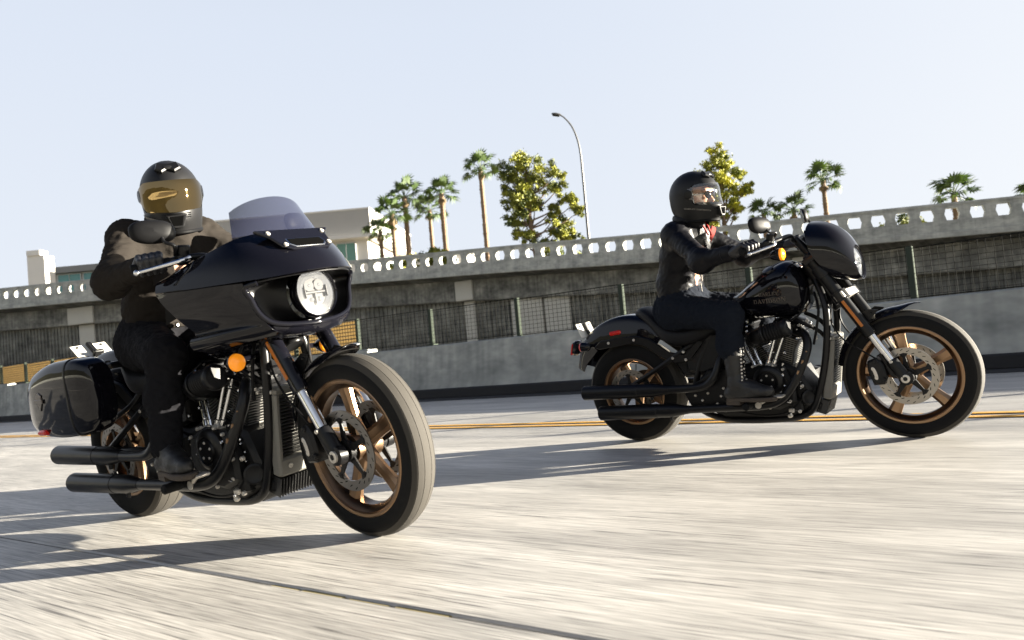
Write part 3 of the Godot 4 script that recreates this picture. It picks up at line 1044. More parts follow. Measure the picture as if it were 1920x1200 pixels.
func wheel_parts(root: Node3D, c: Vector3, front: bool, xf: Transform3D) -> void:
	var R := 0.34 if front else 0.33
	var rr := 0.258 if front else 0.215      # bead radius
	var hw := 0.058 if front else 0.09       # half width of the tyre
	var a := acc()
	var prof := []
	var side := [[-0.80, rr - 0.006], [-0.90, rr + 0.006], [-0.985, rr + (R - rr) * 0.32], [-1.0, rr + (R - rr) * 0.5], [-0.93, R - 0.026], [-0.78, R - 0.0115], [-0.72, R - 0.009], [-0.70, R - 0.012], [-0.68, R - 0.008], [-0.45, R - 0.003], [-0.30, R - 0.001], [-0.285, R - 0.005], [-0.265, R - 0.0007], [-0.1, R]]
	var belt := []
	for p in side:
		if p[0] > -0.95: belt.append(Vector2(p[0] * hw, p[1]))
		if p[0] < -0.85 or p[0] > -0.5: prof.append(Vector2(p[0] * hw, p[1] - (0.006 if p[0] > -0.85 else 0.0)))
	for i in range(side.size() - 1, -1, -1):
		if side[i][0] > -0.95: belt.append(Vector2(-side[i][0] * hw, side[i][1]))
		if side[i][0] < -0.85 or side[i][0] > -0.5: prof.append(Vector2(-side[i][0] * hw, side[i][1] - (0.006 if side[i][0] > -0.85 else 0.0)))
	belt = belt.filter(func(q): return q.y > R - 0.027)
	belt.append(Vector2(hw * 0.7, R - 0.03))
	belt.append(Vector2(-hw * 0.7, R - 0.03))
	prof.append(Vector2(hw * 0.7, rr - 0.02))
	prof.append(Vector2(-hw * 0.7, rr - 0.02))
	a.lathe(prof, Vector3.ZERO, Vector3.BACK, 72, true)
	var w := Node3D.new()
	w.name = "front_wheel" if front else "rear_wheel"
	root.add_child(w)
	w.transform = xf * Transform3D(Basis.IDENTITY, c)
	var tyre := fit("tyre", a, M.rubber, w, Transform3D.IDENTITY, 45.0)
	a = acc()
	a.lathe(belt, Vector3.ZERO, Vector3.BACK, 72, true)
	fit("tread", a, M.tread, tyre, Transform3D(Basis.from_scale(Vector3(1.0006, 1.0006, 1.0)), Vector3.ZERO), 45.0)
	a = acc()
	var e := hw * 0.84
	prof = [Vector2(-e, rr + 0.004), Vector2(-e - 0.004, rr - 0.002), Vector2(-e - 0.002, rr - 0.012), Vector2(-e + 0.005, rr - 0.0165), Vector2(-e + 0.008, rr - 0.010), Vector2(-e + 0.006, rr + 0.002)]
	a.lathe(prof, Vector3.ZERO, Vector3.BACK, 72, true)
	var lip := a.mesh(30.0)
	a = acc()
	prof = [Vector2(-e + 0.003, rr - 0.014), Vector2(-e + 0.008, rr - 0.020), Vector2(-e + 0.016, rr - 0.030), Vector2(-e * 0.4, rr - 0.038)]
	for i in range(prof.size() - 1, -1, -1): prof.append(Vector2(-prof[i].x, prof[i].y))
	prof.append(Vector2(e * 0.8, rr - 0.008))
	prof.append(Vector2(-e * 0.8, rr - 0.008))
	a.lathe(prof, Vector3.ZERO, Vector3.BACK, 72, true)
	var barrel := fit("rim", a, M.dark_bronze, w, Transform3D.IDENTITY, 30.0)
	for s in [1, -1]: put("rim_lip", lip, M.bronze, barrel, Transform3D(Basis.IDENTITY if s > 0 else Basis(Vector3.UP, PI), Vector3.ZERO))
	a = acc()
	a.lathe([Vector2(-0.055, 0.03), Vector2(-0.055, 0.052), Vector2(-0.02, 0.046), Vector2(0.02, 0.046), Vector2(0.055, 0.052), Vector2(0.055, 0.03)], Vector3.ZERO, Vector3.BACK, 28)
	fit("hub", a, M.bronze, w)
	var n := 5
	a = acc()
	var rt := rr - 0.034
	# a paddle spoke, thicker at both ends, with a raised web along its middle
	var rings := []
	for i in 9:
		var u := i / 8.0
		var y := lerpf(0.040, rt, u)
		var wd := 0.021 + 0.013 * u * u + 0.012 * (1.0 - u) * (1.0 - u)
		var th := lerpf(0.026, 0.012, sin(PI * u) * 0.6 + u * 0.4)
		rings.append(PackedVector3Array([Vector3(wd, y, th * 0.4), Vector3(wd * 0.5, y, th), Vector3(-wd * 0.5, y, th), Vector3(-wd, y, th * 0.4), Vector3(-wd, y, -th * 0.4), Vector3(-wd * 0.5, y, -th), Vector3(wd * 0.5, y, -th), Vector3(wd, y, -th * 0.4)]))
	a.loft(rings)
	var spoke := a.mesh(30.0)
	for i in n: put("spoke", spoke, M.bronze, w, Transform3D(Basis(Vector3.BACK, TAU * i / n + (0.16 if front else 0.5)), Vector3.ZERO))
	# brake discs: ring, slots, carrier
	a = acc()
	a.lathe([Vector2(-0.0025, 0.112), Vector2(-0.0025, 0.150), Vector2(0.0025, 0.150), Vector2(0.0025, 0.112)], Vector3.ZERO, Vector3.BACK, 64, true)
	var disc := a.mesh(30.0)
	a = acc()
	for i in 30:
		var g := TAU * i / 30
		a.box(Vector3(cos(g), sin(g), 0) * (0.122 + 0.009 * (i % 3)), Vector3(0.004, 0.016, 0.0062), 0.0008, Basis(Vector3.BACK, g + 0.5))
	var slots := a.mesh()
	a = acc()
	for i in 5:
		var g := TAU * (i + 0.3) / 5
		var b := Basis(Vector3.BACK, g)
		a.prism([Vector2(0.035, -0.016), Vector2(0.100, -0.008), Vector2(0.118, -0.022), Vector2(0.124, 0.0), Vector2(0.118, 0.022), Vector2(0.100, 0.008), Vector2(0.035, 0.016)], Transform3D(b, Vector3.ZERO), 0.007, 0.0015)
		a.bolt(b * Vector3(0.114, 0, 0.004), Vector3.BACK, 0.008, 0.003)
	a.lathe([Vector2(-0.01, 0.02), Vector2(-0.01, 0.043), Vector2(0.012, 0.041), Vector2(0.012, 0.02)], Vector3.ZERO, Vector3.BACK, 24)
	var carrier := a.mesh()
	for s in ([1, -1] if front else [1]):
		var at := Transform3D(Basis.IDENTITY if s > 0 else Basis(Vector3.UP, PI), Vector3(0, 0, s * (hw + 0.014 if front else 0.105)))
		put("brake_disc", disc, M.steel, w, at)
		put("disc_slots", slots, M.dark_hole, w, at)
		put("disc_carrier", carrier, M.engine, w, at)
	if not front:
		a = acc()
		a.lathe([Vector2(-0.12, 0.02), Vector2(-0.12, 0.11), Vector2(-0.10, 0.115), Vector2(-0.10, 0.02)], Vector3.ZERO, Vector3.BACK, 40)
		fit("belt_pulley", a, M.engine, w)

func fork_at(t: float, z: float) -> Vector3:
	return Vector3(FORK_LOW.x + FORK_UP.x * t, FORK_LOW.y + FORK_UP.y * t, z)

func front_end(root: Node3D, xf: Transform3D, touring: bool) -> void:
	var ax := Vector3(FORK_UP.x, FORK_UP.y, 0)
	var c := Vector3(0.81, 0.34, 0)
	wheel_parts(root, c, true, xf)
	for s in [1, -1]:
		var z: float = 0.112 * s
		var a := acc()
		a.lathe([Vector2(0.08, 0.0225), Vector2(0.285, 0.0225)], fork_at(0, z), ax, 20)
		fit("fork_tube", a, M.chrome, root, xf)
		a = acc()
		a.lathe([Vector2(0.262, 0.027), Vector2(0.266, 0.031), Vector2(0.30, 0.032), Vector2(0.305, 0.0295), Vector2(0.50, 0.0305), Vector2(0.505, 0.034), Vector2(0.535, 0.034), Vector2(0.54, 0.031), Vector2(0.80, 0.031), Vector2(0.806, 0.026)], fork_at(0, z), ax, 24)
		if not touring:
			a.lathe([Vector2(0.655, 0.036), Vector2(0.66, 0.039), Vector2(0.71, 0.039), Vector2(0.715, 0.036)], fork_at(0, z), ax, 24)
		var leg := fit("fork_leg", a, M.gloss if touring else M.satin, root, xf)
		# bottom casting with axle clamp and caliper lugs
		a = acc()
		a.lathe([Vector2(-0.03, 0.02), Vector2(-0.02, 0.030), Vector2(0.05, 0.031), Vector2(0.095, 0.030), Vector2(0.105, 0.025)], fork_at(0, z), ax, 20)
		a.lathe([Vector2(-0.02, 0.030), Vector2(-0.016, 0.036), Vector2(0.016, 0.036), Vector2(0.02, 0.030)], Vector3(c.x, c.y - 0.004, z), Vector3.BACK, 24)
		a.prism([Vector2(-0.01, -0.02), Vector2(0.02, -0.035), Vector2(0.06, -0.022), Vector2(0.055, 0.02), Vector2(-0.03, 0.11), Vector2(-0.055, 0.10)], Transform3D(Basis.IDENTITY, Vector3(0.745, 0.37, z - s * 0.012)), 0.022, 0.004)
		fit("fork_foot", a, M.satin, root, xf)
		a = acc()
		a.lathe([Vector2(-0.004, 0.011), Vector2(-0.004, 0.022), Vector2(0.004, 0.022), Vector2(0.006, 0.019), Vector2(0.006, 0.011), Vector2(-0.002, 0.010)], Vector3(c.x, c.y - 0.004, z + s * 0.024), Vector3(0, 0, s), 24, true)
		for q in [Vector3(0.772, 0.392, 0.02), Vector3(0.752, 0.43, 0.03)]: a.bolt(Vector3(q.x, q.y, z + s * q.z), Vector3(0, 0, s), 0.009, 0.006)
		fit("axle_nut", a, M.alloy, root, xf)
		# caliper behind the leg
		var cal := Transform3D(Basis(Vector3.BACK, 0.25), Vector3(0.672, 0.375, z - s * 0.006))
		a = acc()
		a.prism([Vector2(-0.032, -0.06), Vector2(0.018, -0.07), Vector2(0.045, -0.03), Vector2(0.05, 0.03), Vector2(0.03, 0.075), Vector2(-0.02, 0.07), Vector2(-0.035, 0.02)], cal, 0.075, 0.012)
		a.bolt(cal * Vector3(0.02, 0.06, 0.036 * s), Vector3(0, 0, s), 0.012, 0.008)
		a.bolt(cal * Vector3(0.03, -0.045, 0.036 * s), Vector3(0, 0, s), 0.011, 0.008)
		var cp := fit("brake_caliper", a, M.engine, root, xf)
		a = acc()
		var oval := []
		for i in 20:
			var g := TAU * i / 20
			oval.append(Vector2(0.012 * cos(g) + (0.006 if absf(sin(g)) < 0.4 and cos(g) < 0 else 0.0), 0.036 * signf(sin(g)) * pow(absf(sin(g)), 0.7)))
		a.prism(oval, cal * Transform3D(Basis.IDENTITY, Vector3(-0.005, 0.0, s * 0.038)), 0.006, 0.002)
		fit("pad_badge", a, M.alloy, cp)
		a = acc()
		a.tube([Vector3(0.672, 0.45, z), Vector3(0.60, 0.50, z * 0.9), Vector3(0.52, 0.56, z * 0.8), Vector3(0.47, 0.66, z * 0.8), Vector3(0.49, 0.78, z * 0.8)], 0.0045, 8)
		fit("brake_hose", a, M.plastic, root, xf)
		# amber strip on the outer tube
		a = acc()
		var b := Basis(ax.cross(Vector3.BACK).normalized(), ax, Vector3.BACK)
		a.box(fork_at(0.41, z + s * 0.029), Vector3(0.016, 0.17, 0.008), 0.002, b)
		fit("amber_reflector", a, M.amber_strip, leg)
	# triple clamps
	var fb := Basis(Vector3.BACK.cross(ax) * -1.0, ax, Vector3.BACK)
	var a := acc()
	a.prism([Vector2(-0.06, -0.04), Vector2(-0.15, -0.02), Vector2(-0.15, 0.03), Vector2(-0.075, 0.045), Vector2(0.075, 0.045), Vector2(0.15, 0.03), Vector2(0.15, -0.02), Vector2(0.06, -0.04)], Transform3D(Basis(Vector3.BACK, fb.x, ax), fork_at(0.52, 0)), 0.04, 0.005)
	var lower := fit("lower_clamp", a, M.alloy if not touring else M.satin, root, xf)
	for s in [1, -1]:
		a = acc()
		a.lathe([Vector2(0.492, 0.036), Vector2(0.494, 0.043), Vector2(0.546, 0.043), Vector2(0.548, 0.036)], fork_at(0, 0.112 * s), ax, 20)
		fit("clamp_ring", a, M.satin, lower)
	a = acc()
	a.prism([Vector2(-0.05, -0.05), Vector2(-0.15, -0.035), Vector2(-0.15, 0.03), Vector2(0.15, 0.03), Vector2(0.15, -0.035), Vector2(0.05, -0.05)], Transform3D(Basis(Vector3.BACK, fb.x, ax), fork_at(0.775, 0)), 0.032, 0.006)
	a.lathe([Vector2(0.50, 0.028), Vector2(0.80, 0.028)], fork_at(0, 0) + Vector3(-0.05, -0.03, 0), ax, 16)
	fit("upper_clamp", a, M.satin, root, xf)
	# mudguard hugging the front wheel
	var rows := []
	for i in 23:
		var u := i / 22.0
		var g := deg_to_rad(lerpf(76.0, 168.0, u))
		var hw := 0.070 * smoothstep(-0.02, 0.16, u) * (1.0 - 0.3 * smoothstep(0.8, 1.0, u))
		hw = maxf(hw, 0.012)
		var r := 0.363 + 0.018 * (1.0 - smoothstep(0.0, 0.2, u))
		var line := PackedVector3Array()
		for j in 13:
			var v := (j - 6) / 6.0
			var drop := 0.036 * pow(absf(v), 3.0) * smoothstep(0.0, 0.25, u)
			line.append(c + Vector3(cos(g), sin(g), 0) * (r - drop) + Vector3(0, 0, v * hw))
		rows.append(line)
	a = acc()
	a.shell(rows, 0.004)
	var guard := fit("front_fender", a, M.gloss, root, xf, 50.0)
	for s in [1, -1]:
		a = acc()
		a.prism([Vector2(0.58, 0.66), Vector2(0.66, 0.71), Vector2(0.71, 0.70), Vector2(0.62, 0.60)], Transform3D(Basis.IDENTITY, Vector3(0, 0, s * 0.078)), 0.008, 0.002)
		for q in [Vector2(0.61, 0.655), Vector2(0.675, 0.69)]: a.bolt(Vector3(q.x, q.y, s * 0.083), Vector3(0, 0, s), 0.007, 0.006)
		fit("fender_bracket", a, M.satin, guard)

func tank_keys() -> Array:   # x, bottom, top, half width
	return [[-0.09, 0.79, 0.855, 0.022], [-0.05, 0.748, 0.872, 0.062], [0.02, 0.722, 0.915, 0.105], [0.10, 0.712, 0.962, 0.134], [0.18, 0.708, 1.006, 0.149], [0.25, 0.71, 1.024, 0.150], [0.30, 0.718, 1.006, 0.138], [0.335, 0.735, 0.965, 0.112], [0.36, 0.77, 0.905, 0.062]]

func tank_side(x: float, y: float) -> float:
	var k := keyed(tank_keys(), x)
	var s := clampf((y - (k[0] + k[1]) / 2) / ((k[1] - k[0]) / 2), -1.0, 1.0)
	return k[2] * pow(1.0 - pow(absf(s), 2.5), 1.0 / 2.5)

func wrapped_text(words: String, size: float, wide: float, at: Vector3, to_point: Callable, bend := 0.0) -> ArrayMesh:
	# lettering laid onto a surface: to_point(u, v, height) gives the place of a point of the text
	var tm := TextMesh.new()
	var f := SystemFont.new()
	f.font_names = PackedStringArray(["Droid Serif"])
	f.font_weight = 700
	tm.font = f
	tm.text = words
	tm.font_size = 32
	tm.pixel_size = size / 32.0
	tm.depth = 0.002
	var ar := tm.get_mesh_arrays()
	var vs: PackedVector3Array = ar[Mesh.ARRAY_VERTEX]
	for i in vs.size():
		var u := vs[i].x * wide
		vs[i] = to_point.call(at.x + u, at.y + vs[i].y + bend * u * u, vs[i].z + 0.001)
	ar[Mesh.ARRAY_VERTEX] = vs
	var out := []
	out.resize(Mesh.ARRAY_MAX)
	out[Mesh.ARRAY_VERTEX] = vs
	out[Mesh.ARRAY_NORMAL] = ar[Mesh.ARRAY_NORMAL]
	out[Mesh.ARRAY_INDEX] = ar[Mesh.ARRAY_INDEX]
	var me := ArrayMesh.new()
	me.add_surface_from_arrays(Mesh.PRIMITIVE_TRIANGLES, out)
	return me

func middle(root: Node3D) -> void:   # frame, engine, exhausts, tank, seat: alike on both motorcycles
	wheel_parts(root, Vector3(-0.81, 0.33, 0), false, Transform3D.IDENTITY)
	var a := acc()
	for s in [1, -1]:
		var z: float = 0.105 * s
		a.tube([Vector3(0.40, 0.90, z * 0.3), Vector3(0.452, 0.74, z * 0.9), Vector3(0.425, 0.50, z), Vector3(0.355, 0.27, z), Vector3(0.285, 0.165, z), Vector3(0.12, 0.135, z), Vector3(-0.2, 0.145, z), Vector3(-0.37, 0.24, z), Vector3(-0.33, 0.45, z), Vector3(-0.22, 0.66, z)], 0.019, 12, 6)
	a.tube([Vector3(0.42, 0.93, 0), Vector3(0.1, 0.76, 0), Vector3(-0.3, 0.62, 0)], 0.03, 12)
	a.lathe([Vector2(0.48, 0.04), Vector2(0.49, 0.045), Vector2(0.77, 0.045), Vector2(0.78, 0.04)], fork_at(0, 0) + Vector3(-0.05, -0.03, 0), Vector3(FORK_UP.x, FORK_UP.y, 0), 20)
	fit("frame", a, M.satin, root)
	a = acc()
	for s in [1, -1]:
		var z: float = 0.132 * s
		a.tube([Vector3(-0.83, 0.345, z), Vector3(-0.55, 0.35, z), Vector3(-0.30, 0.33, z * 0.8)], 0.021, 10)
		a.tube([Vector3(-0.82, 0.36, z), Vector3(-0.60, 0.47, z), Vector3(-0.36, 0.60, z * 0.85), Vector3(-0.22, 0.67, z * 0.7)], 0.016, 10)
		a.lathe([Vector2(-0.014, 0.03), Vector2(-0.011, 0.034), Vector2(0.011, 0.034), Vector2(0.014, 0.03)], Vector3(-0.81, 0.335, z), Vector3.BACK, 20)
		a.bolt(Vector3(-0.81, 0.335, z + 0.016 * s), Vector3(0, 0, s), 0.018, 0.014)
	fit("swingarm", a, M.satin, root)
	# crankcase and gearbox
	a = acc()
	a.prism([Vector2(0.31, 0.20), Vector2(0.325, 0.30), Vector2(0.27, 0.42), Vector2(0.16, 0.47), Vector2(0.0, 0.47), Vector2(-0.15, 0.44), Vector2(-0.27, 0.46), Vector2(-0.34, 0.38), Vector2(-0.32, 0.22), Vector2(-0.2, 0.15), Vector2(0.2, 0.14)], Transform3D.IDENTITY, 0.25, 0.02)
	a.prism([Vector2(0.25, 0.24), Vector2(0.25, 0.34), Vector2(0.2, 0.44), Vector2(0.06, 0.46), Vector2(-0.05, 0.42), Vector2(-0.08, 0.3), Vector2(-0.02, 0.22), Vector2(0.15, 0.2)], Transform3D(Basis.IDENTITY, Vector3(0, 0, 0.145)), 0.06, 0.018)
	a.prism([Vector2(-0.1, 0.24), Vector2(-0.1, 0.42), Vector2(-0.2, 0.45), Vector2(-0.31, 0.40), Vector2(-0.31, 0.26), Vector2(-0.2, 0.21)], Transform3D(Basis.IDENTITY, Vector3(0, 0, 0.138)), 0.05, 0.016)
	a.prism([Vector2(0.28, 0.22), Vector2(0.30, 0.38), Vector2(0.1, 0.45), Vector2(-0.25, 0.44), Vector2(-0.32, 0.34), Vector2(-0.25, 0.23), Vector2(0.1, 0.19)], Transform3D(Basis.IDENTITY, Vector3(0, 0, -0.15)), 0.10, 0.025)
	fit("crankcase", a, M.engine, root)
	a = acc()
	a.lathe([Vector2(0.0, 0.088), Vector2(0.018, 0.088), Vector2(0.03, 0.078), Vector2(0.034, 0.06), Vector2(0.028, 0.056), Vector2(0.028, 0.05), Vector2(0.036, 0.046), Vector2(0.036, 0.01)], Vector3(0.115, 0.37, 0.172), Vector3.BACK, 36)
	var cover := fit("timer_cover", a, M.satin, root)
	a = acc()
	for i in 5:
		var g := TAU * i / 5 + 0.3
		a.bolt(Vector3(0.115 + cos(g) * 0.034, 0.37 + sin(g) * 0.034, 0.208), Vector3.BACK, 0.006, 0.004)
	fit("cover_screws", a, M.alloy, cover)
	# two cylinders in a V
	for s in [1, -1]:
		var d := Vector3(0.383 * s, 0.924, 0)
		var o := Vector3(0.085 + 0.05 * s, 0.43, 0)
		var b := Basis(Vector3(d.y, -d.x, 0), d, Vector3.BACK)
		a = acc()
		a.lathe([Vector2(0, 0.058), Vector2(0.19, 0.058)], o, d, 24)
		var cyl := fit("cylinder", a, M.engine, root)
		a = acc()
		for i in 15:
			var w := 0.150 + 0.010 * sin(i * 0.5)
			a.box(o + d * (0.022 + i * 0.0115), Vector3(w, 0.0042, 0.158), 0.0015, b)
		fit("cooling_fins", a, M.black_fin, cyl)
		a = acc()   # machined fin edges
		for i in 15:
			var w := 0.1515 + 0.010 * sin(i * 0.5)
			for q in [1, -1]:
				a.box(o + d * (0.022 + i * 0.0115) + b.z * (0.0785 * q), Vector3(w * 0.93, 0.0046, 0.004), 0.001, b)
				a.box(o + d * (0.022 + i * 0.0115) + b.x * (w * 0.49 * q), Vector3(0.004, 0.0046, 0.14), 0.001, b)
		fit("fin_edges", a, M.fin, cyl)
		a = acc()
		a.box(o + d * 0.215, Vector3(0.165, 0.034, 0.165), 0.012, b)
		a.box(o + d * 0.250, Vector3(0.178, 0.04, 0.180), 0.016, b)
		a.box(o + d * 0.284, Vector3(0.15, 0.036, 0.150), 0.018, b)
		var head := fit("rocker_box", a, M.satin, root)
		a = acc()
		for q in [[-1, -1], [-1, 1], [1, -1], [1, 1], [0, 1], [0, -1]]:
			a.bolt(o + d * 0.270 + b.x * (0.074 * q[0]) + b.z * (0.078 * q[1]), d, 0.008, 0.008)
			a.bolt(o + d * 0.246 + b.x * (0.06 * q[0]) + b.z * (0.091 * q[1]), b.z * q[1], 0.008, 0.005)
		fit("head_bolts", a, M.chrome, head)
		a = acc()
		for k in [0, 1]:
			var foot := Vector3(0.085 + s * (0.018 + 0.035 * k), 0.452, 0.132)
			var top: Vector3 = o + d * 0.225 + b.x * (s * (-0.05 + 0.045 * k)) + b.z * 0.098
			a.tube([foot, top], 0.0085, 12)
			a.lathe([Vector2(0, 0.013), Vector2(0.03, 0.013), Vector2(0.034, 0.009)], foot, (top - foot).normalized(), 12)
		fit("pushrod_tube", a, M.chrome, root)
		a = acc()
		a.box(Vector3(0.085 + s * 0.038, 0.447, 0.132), Vector3(0.062, 0.032, 0.045), 0.008, Basis(Vector3.BACK, -0.2 * s))
		a.bolt(Vector3(0.085 + s * 0.06, 0.455, 0.157), Vector3.BACK, 0.008, 0.005)
		a.bolt(Vector3(0.085 + s * 0.012, 0.44, 0.157), Vector3.BACK, 0.008, 0.005)
		fit("tappet_block", a, M.alloy, root)
	# intake: elbow and forward-facing filter canister
	a = acc()
	a.tube([Vector3(0.08, 0.60, 0.06), Vector3(0.075, 0.61, 0.13), Vector3(0.085, 0.625, 0.185), Vector3(0.13, 0.64, 0.20)], [0.04, 0.042, 0.046, 0.048], 18)
	a.lathe([Vector2(0.0, 0.04), Vector2(0.006, 0.052), Vector2(0.016, 0.054), Vector2(0.02, 0.050)], Vector3(0.118, 0.638, 0.20), Vector3(0.985, 0.17, 0.02).normalized(), 24)
	a.box(Vector3(0.045, 0.615, 0.15), Vector3(0.07, 0.10, 0.08), 0.02)
	var intake := fit("air_intake", a, M.satin, root)
	a = acc()
	var fd := Vector3(0.985, 0.17, 0.02).normalized()
	var prof := [Vector2(0.0, 0.04)]
	for i in 14:
		prof.append(Vector2(0.012 + i * 0.008, 0.050 if i % 2 else 0.046))
	prof.append(Vector2(0.126, 0.048))
	a.lathe(prof, Vector3(0.13, 0.64, 0.20), fd, 24)
	fit("filter", a, M.plastic, intake)
	a = acc()
	a.lathe([Vector2(0.12, 0.050), Vector2(0.128, 0.053), Vector2(0.142, 0.051), Vector2(0.148, 0.044), Vector2(0.149, 0.01)], Vector3(0.13, 0.64, 0.20), fd, 28)
	fit("filter_cap", a, M.satin, intake)
	# exhausts
	var ex := [[[Vector3(0.27, 0.625, 0.06), Vector3(0.325, 0.61, 0.115), Vector3(0.345, 0.545, 0.155), Vector3(0.31, 0.44, 0.19), Vector3(0.245, 0.33, 0.215), Vector3(0.175, 0.265, 0.235), Vector3(0.08, 0.243, 0.248), Vector3(-0.10, 0.24, 0.25), Vector3(-0.36, 0.236, 0.25)], Vector3(-0.36, 0.236, 0.25), Vector3(-0.965, 0.232, 0.255)],
		[[Vector3(-0.05, 0.60, 0.06), Vector3(-0.10, 0.585, 0.14), Vector3(-0.14, 0.51, 0.21), Vector3(-0.175, 0.425, 0.245), Vector3(-0.24, 0.372, 0.252), Vector3(-0.36, 0.362, 0.252), Vector3(-0.48, 0.362, 0.252)], Vector3(-0.47, 0.362, 0.252), Vector3(-1.065, 0.366, 0.258)]]
	for e in ex:
		a = acc()
		a.tube(e[0], 0.0235, 16, 6)
		fit("exhaust_pipe", a, M.satin, root)
		a = acc()
		var p0: Vector3 = e[1]
		var d: Vector3 = (e[2] - p0).normalized()
		var L: float = (e[2] - p0).length()
		a.lathe([Vector2(0, 0.0245), Vector2(0.02, 0.027), Vector2(0.10, 0.041), Vector2(0.20, 0.0415), Vector2(0.203, 0.0435), Vector2(L - 0.004, 0.0455), Vector2(L, 0.0435), Vector2(L, 0.036), Vector2(L - 0.08, 0.034), Vector2(L - 0.08, 0.0)], p0, d, 32)
		var muf := fit("muffler", a, M.satin, root, Transform3D.IDENTITY, 28.0)
		a = acc()
		a.box(p0 + d * 0.30 + Vector3(0, -0.0, -0.045), Vector3(0.06, 0.03, 0.05), 0.006)
		a.bolt(p0 + d * 0.12 + Vector3(0, -0.05, 0.0), Vector3.DOWN, 0.01, 0.012)
		fit("muffler_bracket", a, M.engine, muf)
	a = acc()   # copper-toned slots of the heat shield on the front pipe
	for i in 3:
		var p: Vector3 = [Vector3(0.342, 0.515, 0.185), Vector3(0.322, 0.468, 0.204), Vector3(0.296, 0.415, 0.220)][i]
		a.box(p, Vector3(0.012, 0.026, 0.008), 0.003, Basis(Vector3.BACK, -0.45) * Basis(Vector3.UP, 0.3))
	fit("shield_slots", a, M.bronze, root)
	a = acc()
	a.prism([Vector2(-0.16, 0.20), Vector2(-0.13, 0.22), Vector2(-0.12, 0.45), Vector2(-0.15, 0.47), Vector2(-0.33, 0.38), Vector2(-0.40, 0.32), Vector2(-0.37, 0.25)], Transform3D(Basis.IDENTITY, Vector3(0, 0, 0.19)), 0.012, 0.003)
	var bracket := fit("exhaust_bracket", a, M.satin, root)
	a = acc()
	for q in [Vector2(-0.17, 0.30), Vector2(-0.2, 0.255), Vector2(-0.25, 0.32), Vector2(-0.29, 0.28), Vector2(-0.33, 0.31), Vector2(-0.19, 0.40), Vector2(-0.34, 0.345), Vector2(-0.15, 0.345)]: a.bolt(Vector3(q.x, q.y, 0.199), Vector3.BACK, 0.008, 0.006)
	fit("bracket_bolts", a, M.alloy, bracket)
	# radiator, its shroud and the finned regulator below
	var rb := Basis(Vector3.BACK, -0.17)
	a = acc()
	for q in [[0.0, 0.088, 0.30, 0.026], [0.0, -0.088, 0.30, 0.026]]: a.box(Vector3(0.425, 0.42, q[1]), Vector3(0.05, q[2], q[3]), 0.008, rb)
	a.box(rb * Vector3(0, -0.148, 0) + Vector3(0.425, 0.42, 0), Vector3(0.052, 0.075, 0.20), 0.010, rb)
	a.box(rb * Vector3(0, 0.155, 0) + Vector3(0.425, 0.42, 0), Vector3(0.05, 0.03, 0.20), 0.008, rb)
	a.box(Vector3(0.405, 0.42, 0), Vector3(0.02, 0.28, 0.16), 0.003, rb)
	var rad := fit("radiator_shroud", a, M.matte, root)
	a = acc()
	for i in 18: a.box(rb * Vector3(0.012, -0.098 + i * 0.0135, 0) + Vector3(0.425, 0.42, 0), Vector3(0.022, 0.0045, 0.152), 0.001, rb)
	fit("radiator_fins", a, M.black_fin, rad)
	a = acc()
	a.bolt(rb * Vector3(0.027, -0.145, 0.05) + Vector3(0.425, 0.42, 0), rb.x, 0.010, 0.005)
	a.bolt(rb * Vector3(0.0, 0.155, 0.102) + Vector3(0.425, 0.42, 0), Vector3.BACK, 0.010, 0.006)
	fit("radiator_screw", a, M.alloy, rad)
	a = acc()
	a.box(Vector3(0.345, 0.20, 0.0), Vector3(0.06, 0.085, 0.19), 0.025, Basis(Vector3.BACK, -0.35))
	var reg := fit("voltage_regulator", a, M.engine, root)
	a = acc()
	for i in 13: a.box(Vector3(0.357, 0.198, -0.084 + i * 0.014), Vector3(0.065, 0.080, 0.004), 0.0015, Basis(Vector3.BACK, -0.35))
	fit("regulator_fins", a, M.black_fin, reg)
	# horn, hoses, fittings that crowd the front of the engine
	a = acc()
	a.lathe([Vector2(-0.02, 0.03), Vector2(0.0, 0.042), Vector2(0.012, 0.042), Vector2(0.016, 0.034), Vector2(0.01, 0.02)], Vector3(0.30, 0.26, 0.13), Vector3(0.8, 0, 0.6), 20)
	a.box(Vector3(0.24, 0.22, 0.13), Vector3(0.07, 0.07, 0.05), 0.01)
	fit("horn", a, M.engine, root)
	a = acc()
	a.tube([Vector3(0.43, 0.56, 0.06), Vector3(0.40, 0.62, 0.10), Vector3(0.33, 0.67, 0.12), Vector3(0.27, 0.70, 0.10)], 0.011, 10)
	a.tube([Vector3(0.42, 0.57, -0.05), Vector3(0.38, 0.66, -0.04), Vector3(0.30, 0.72, -0.02)], 0.012, 10)
	a.tube([Vector3(0.39, 0.83, 0.05), Vector3(0.42, 0.74, 0.12), Vector3(0.40, 0.64, 0.13), Vector3(0.37, 0.55, 0.12)], 0.007, 8)
	a.tube([Vector3(0.36, 0.86, 0.07), Vector3(0.33, 0.74, 0.12), Vector3(0.25, 0.69, 0.13), Vector3(0.12, 0.68, 0.12)], 0.006, 8)
	a.tube([Vector3(0.30, 0.29, 0.14), Vector3(0.20, 0.19, 0.16), Vector3(0.05, 0.17, 0.16), Vector3(-0.12, 0.2, 0.16)], 0.006, 8)
	fit("hoses", a, M.plastic, root)
	a = acc()
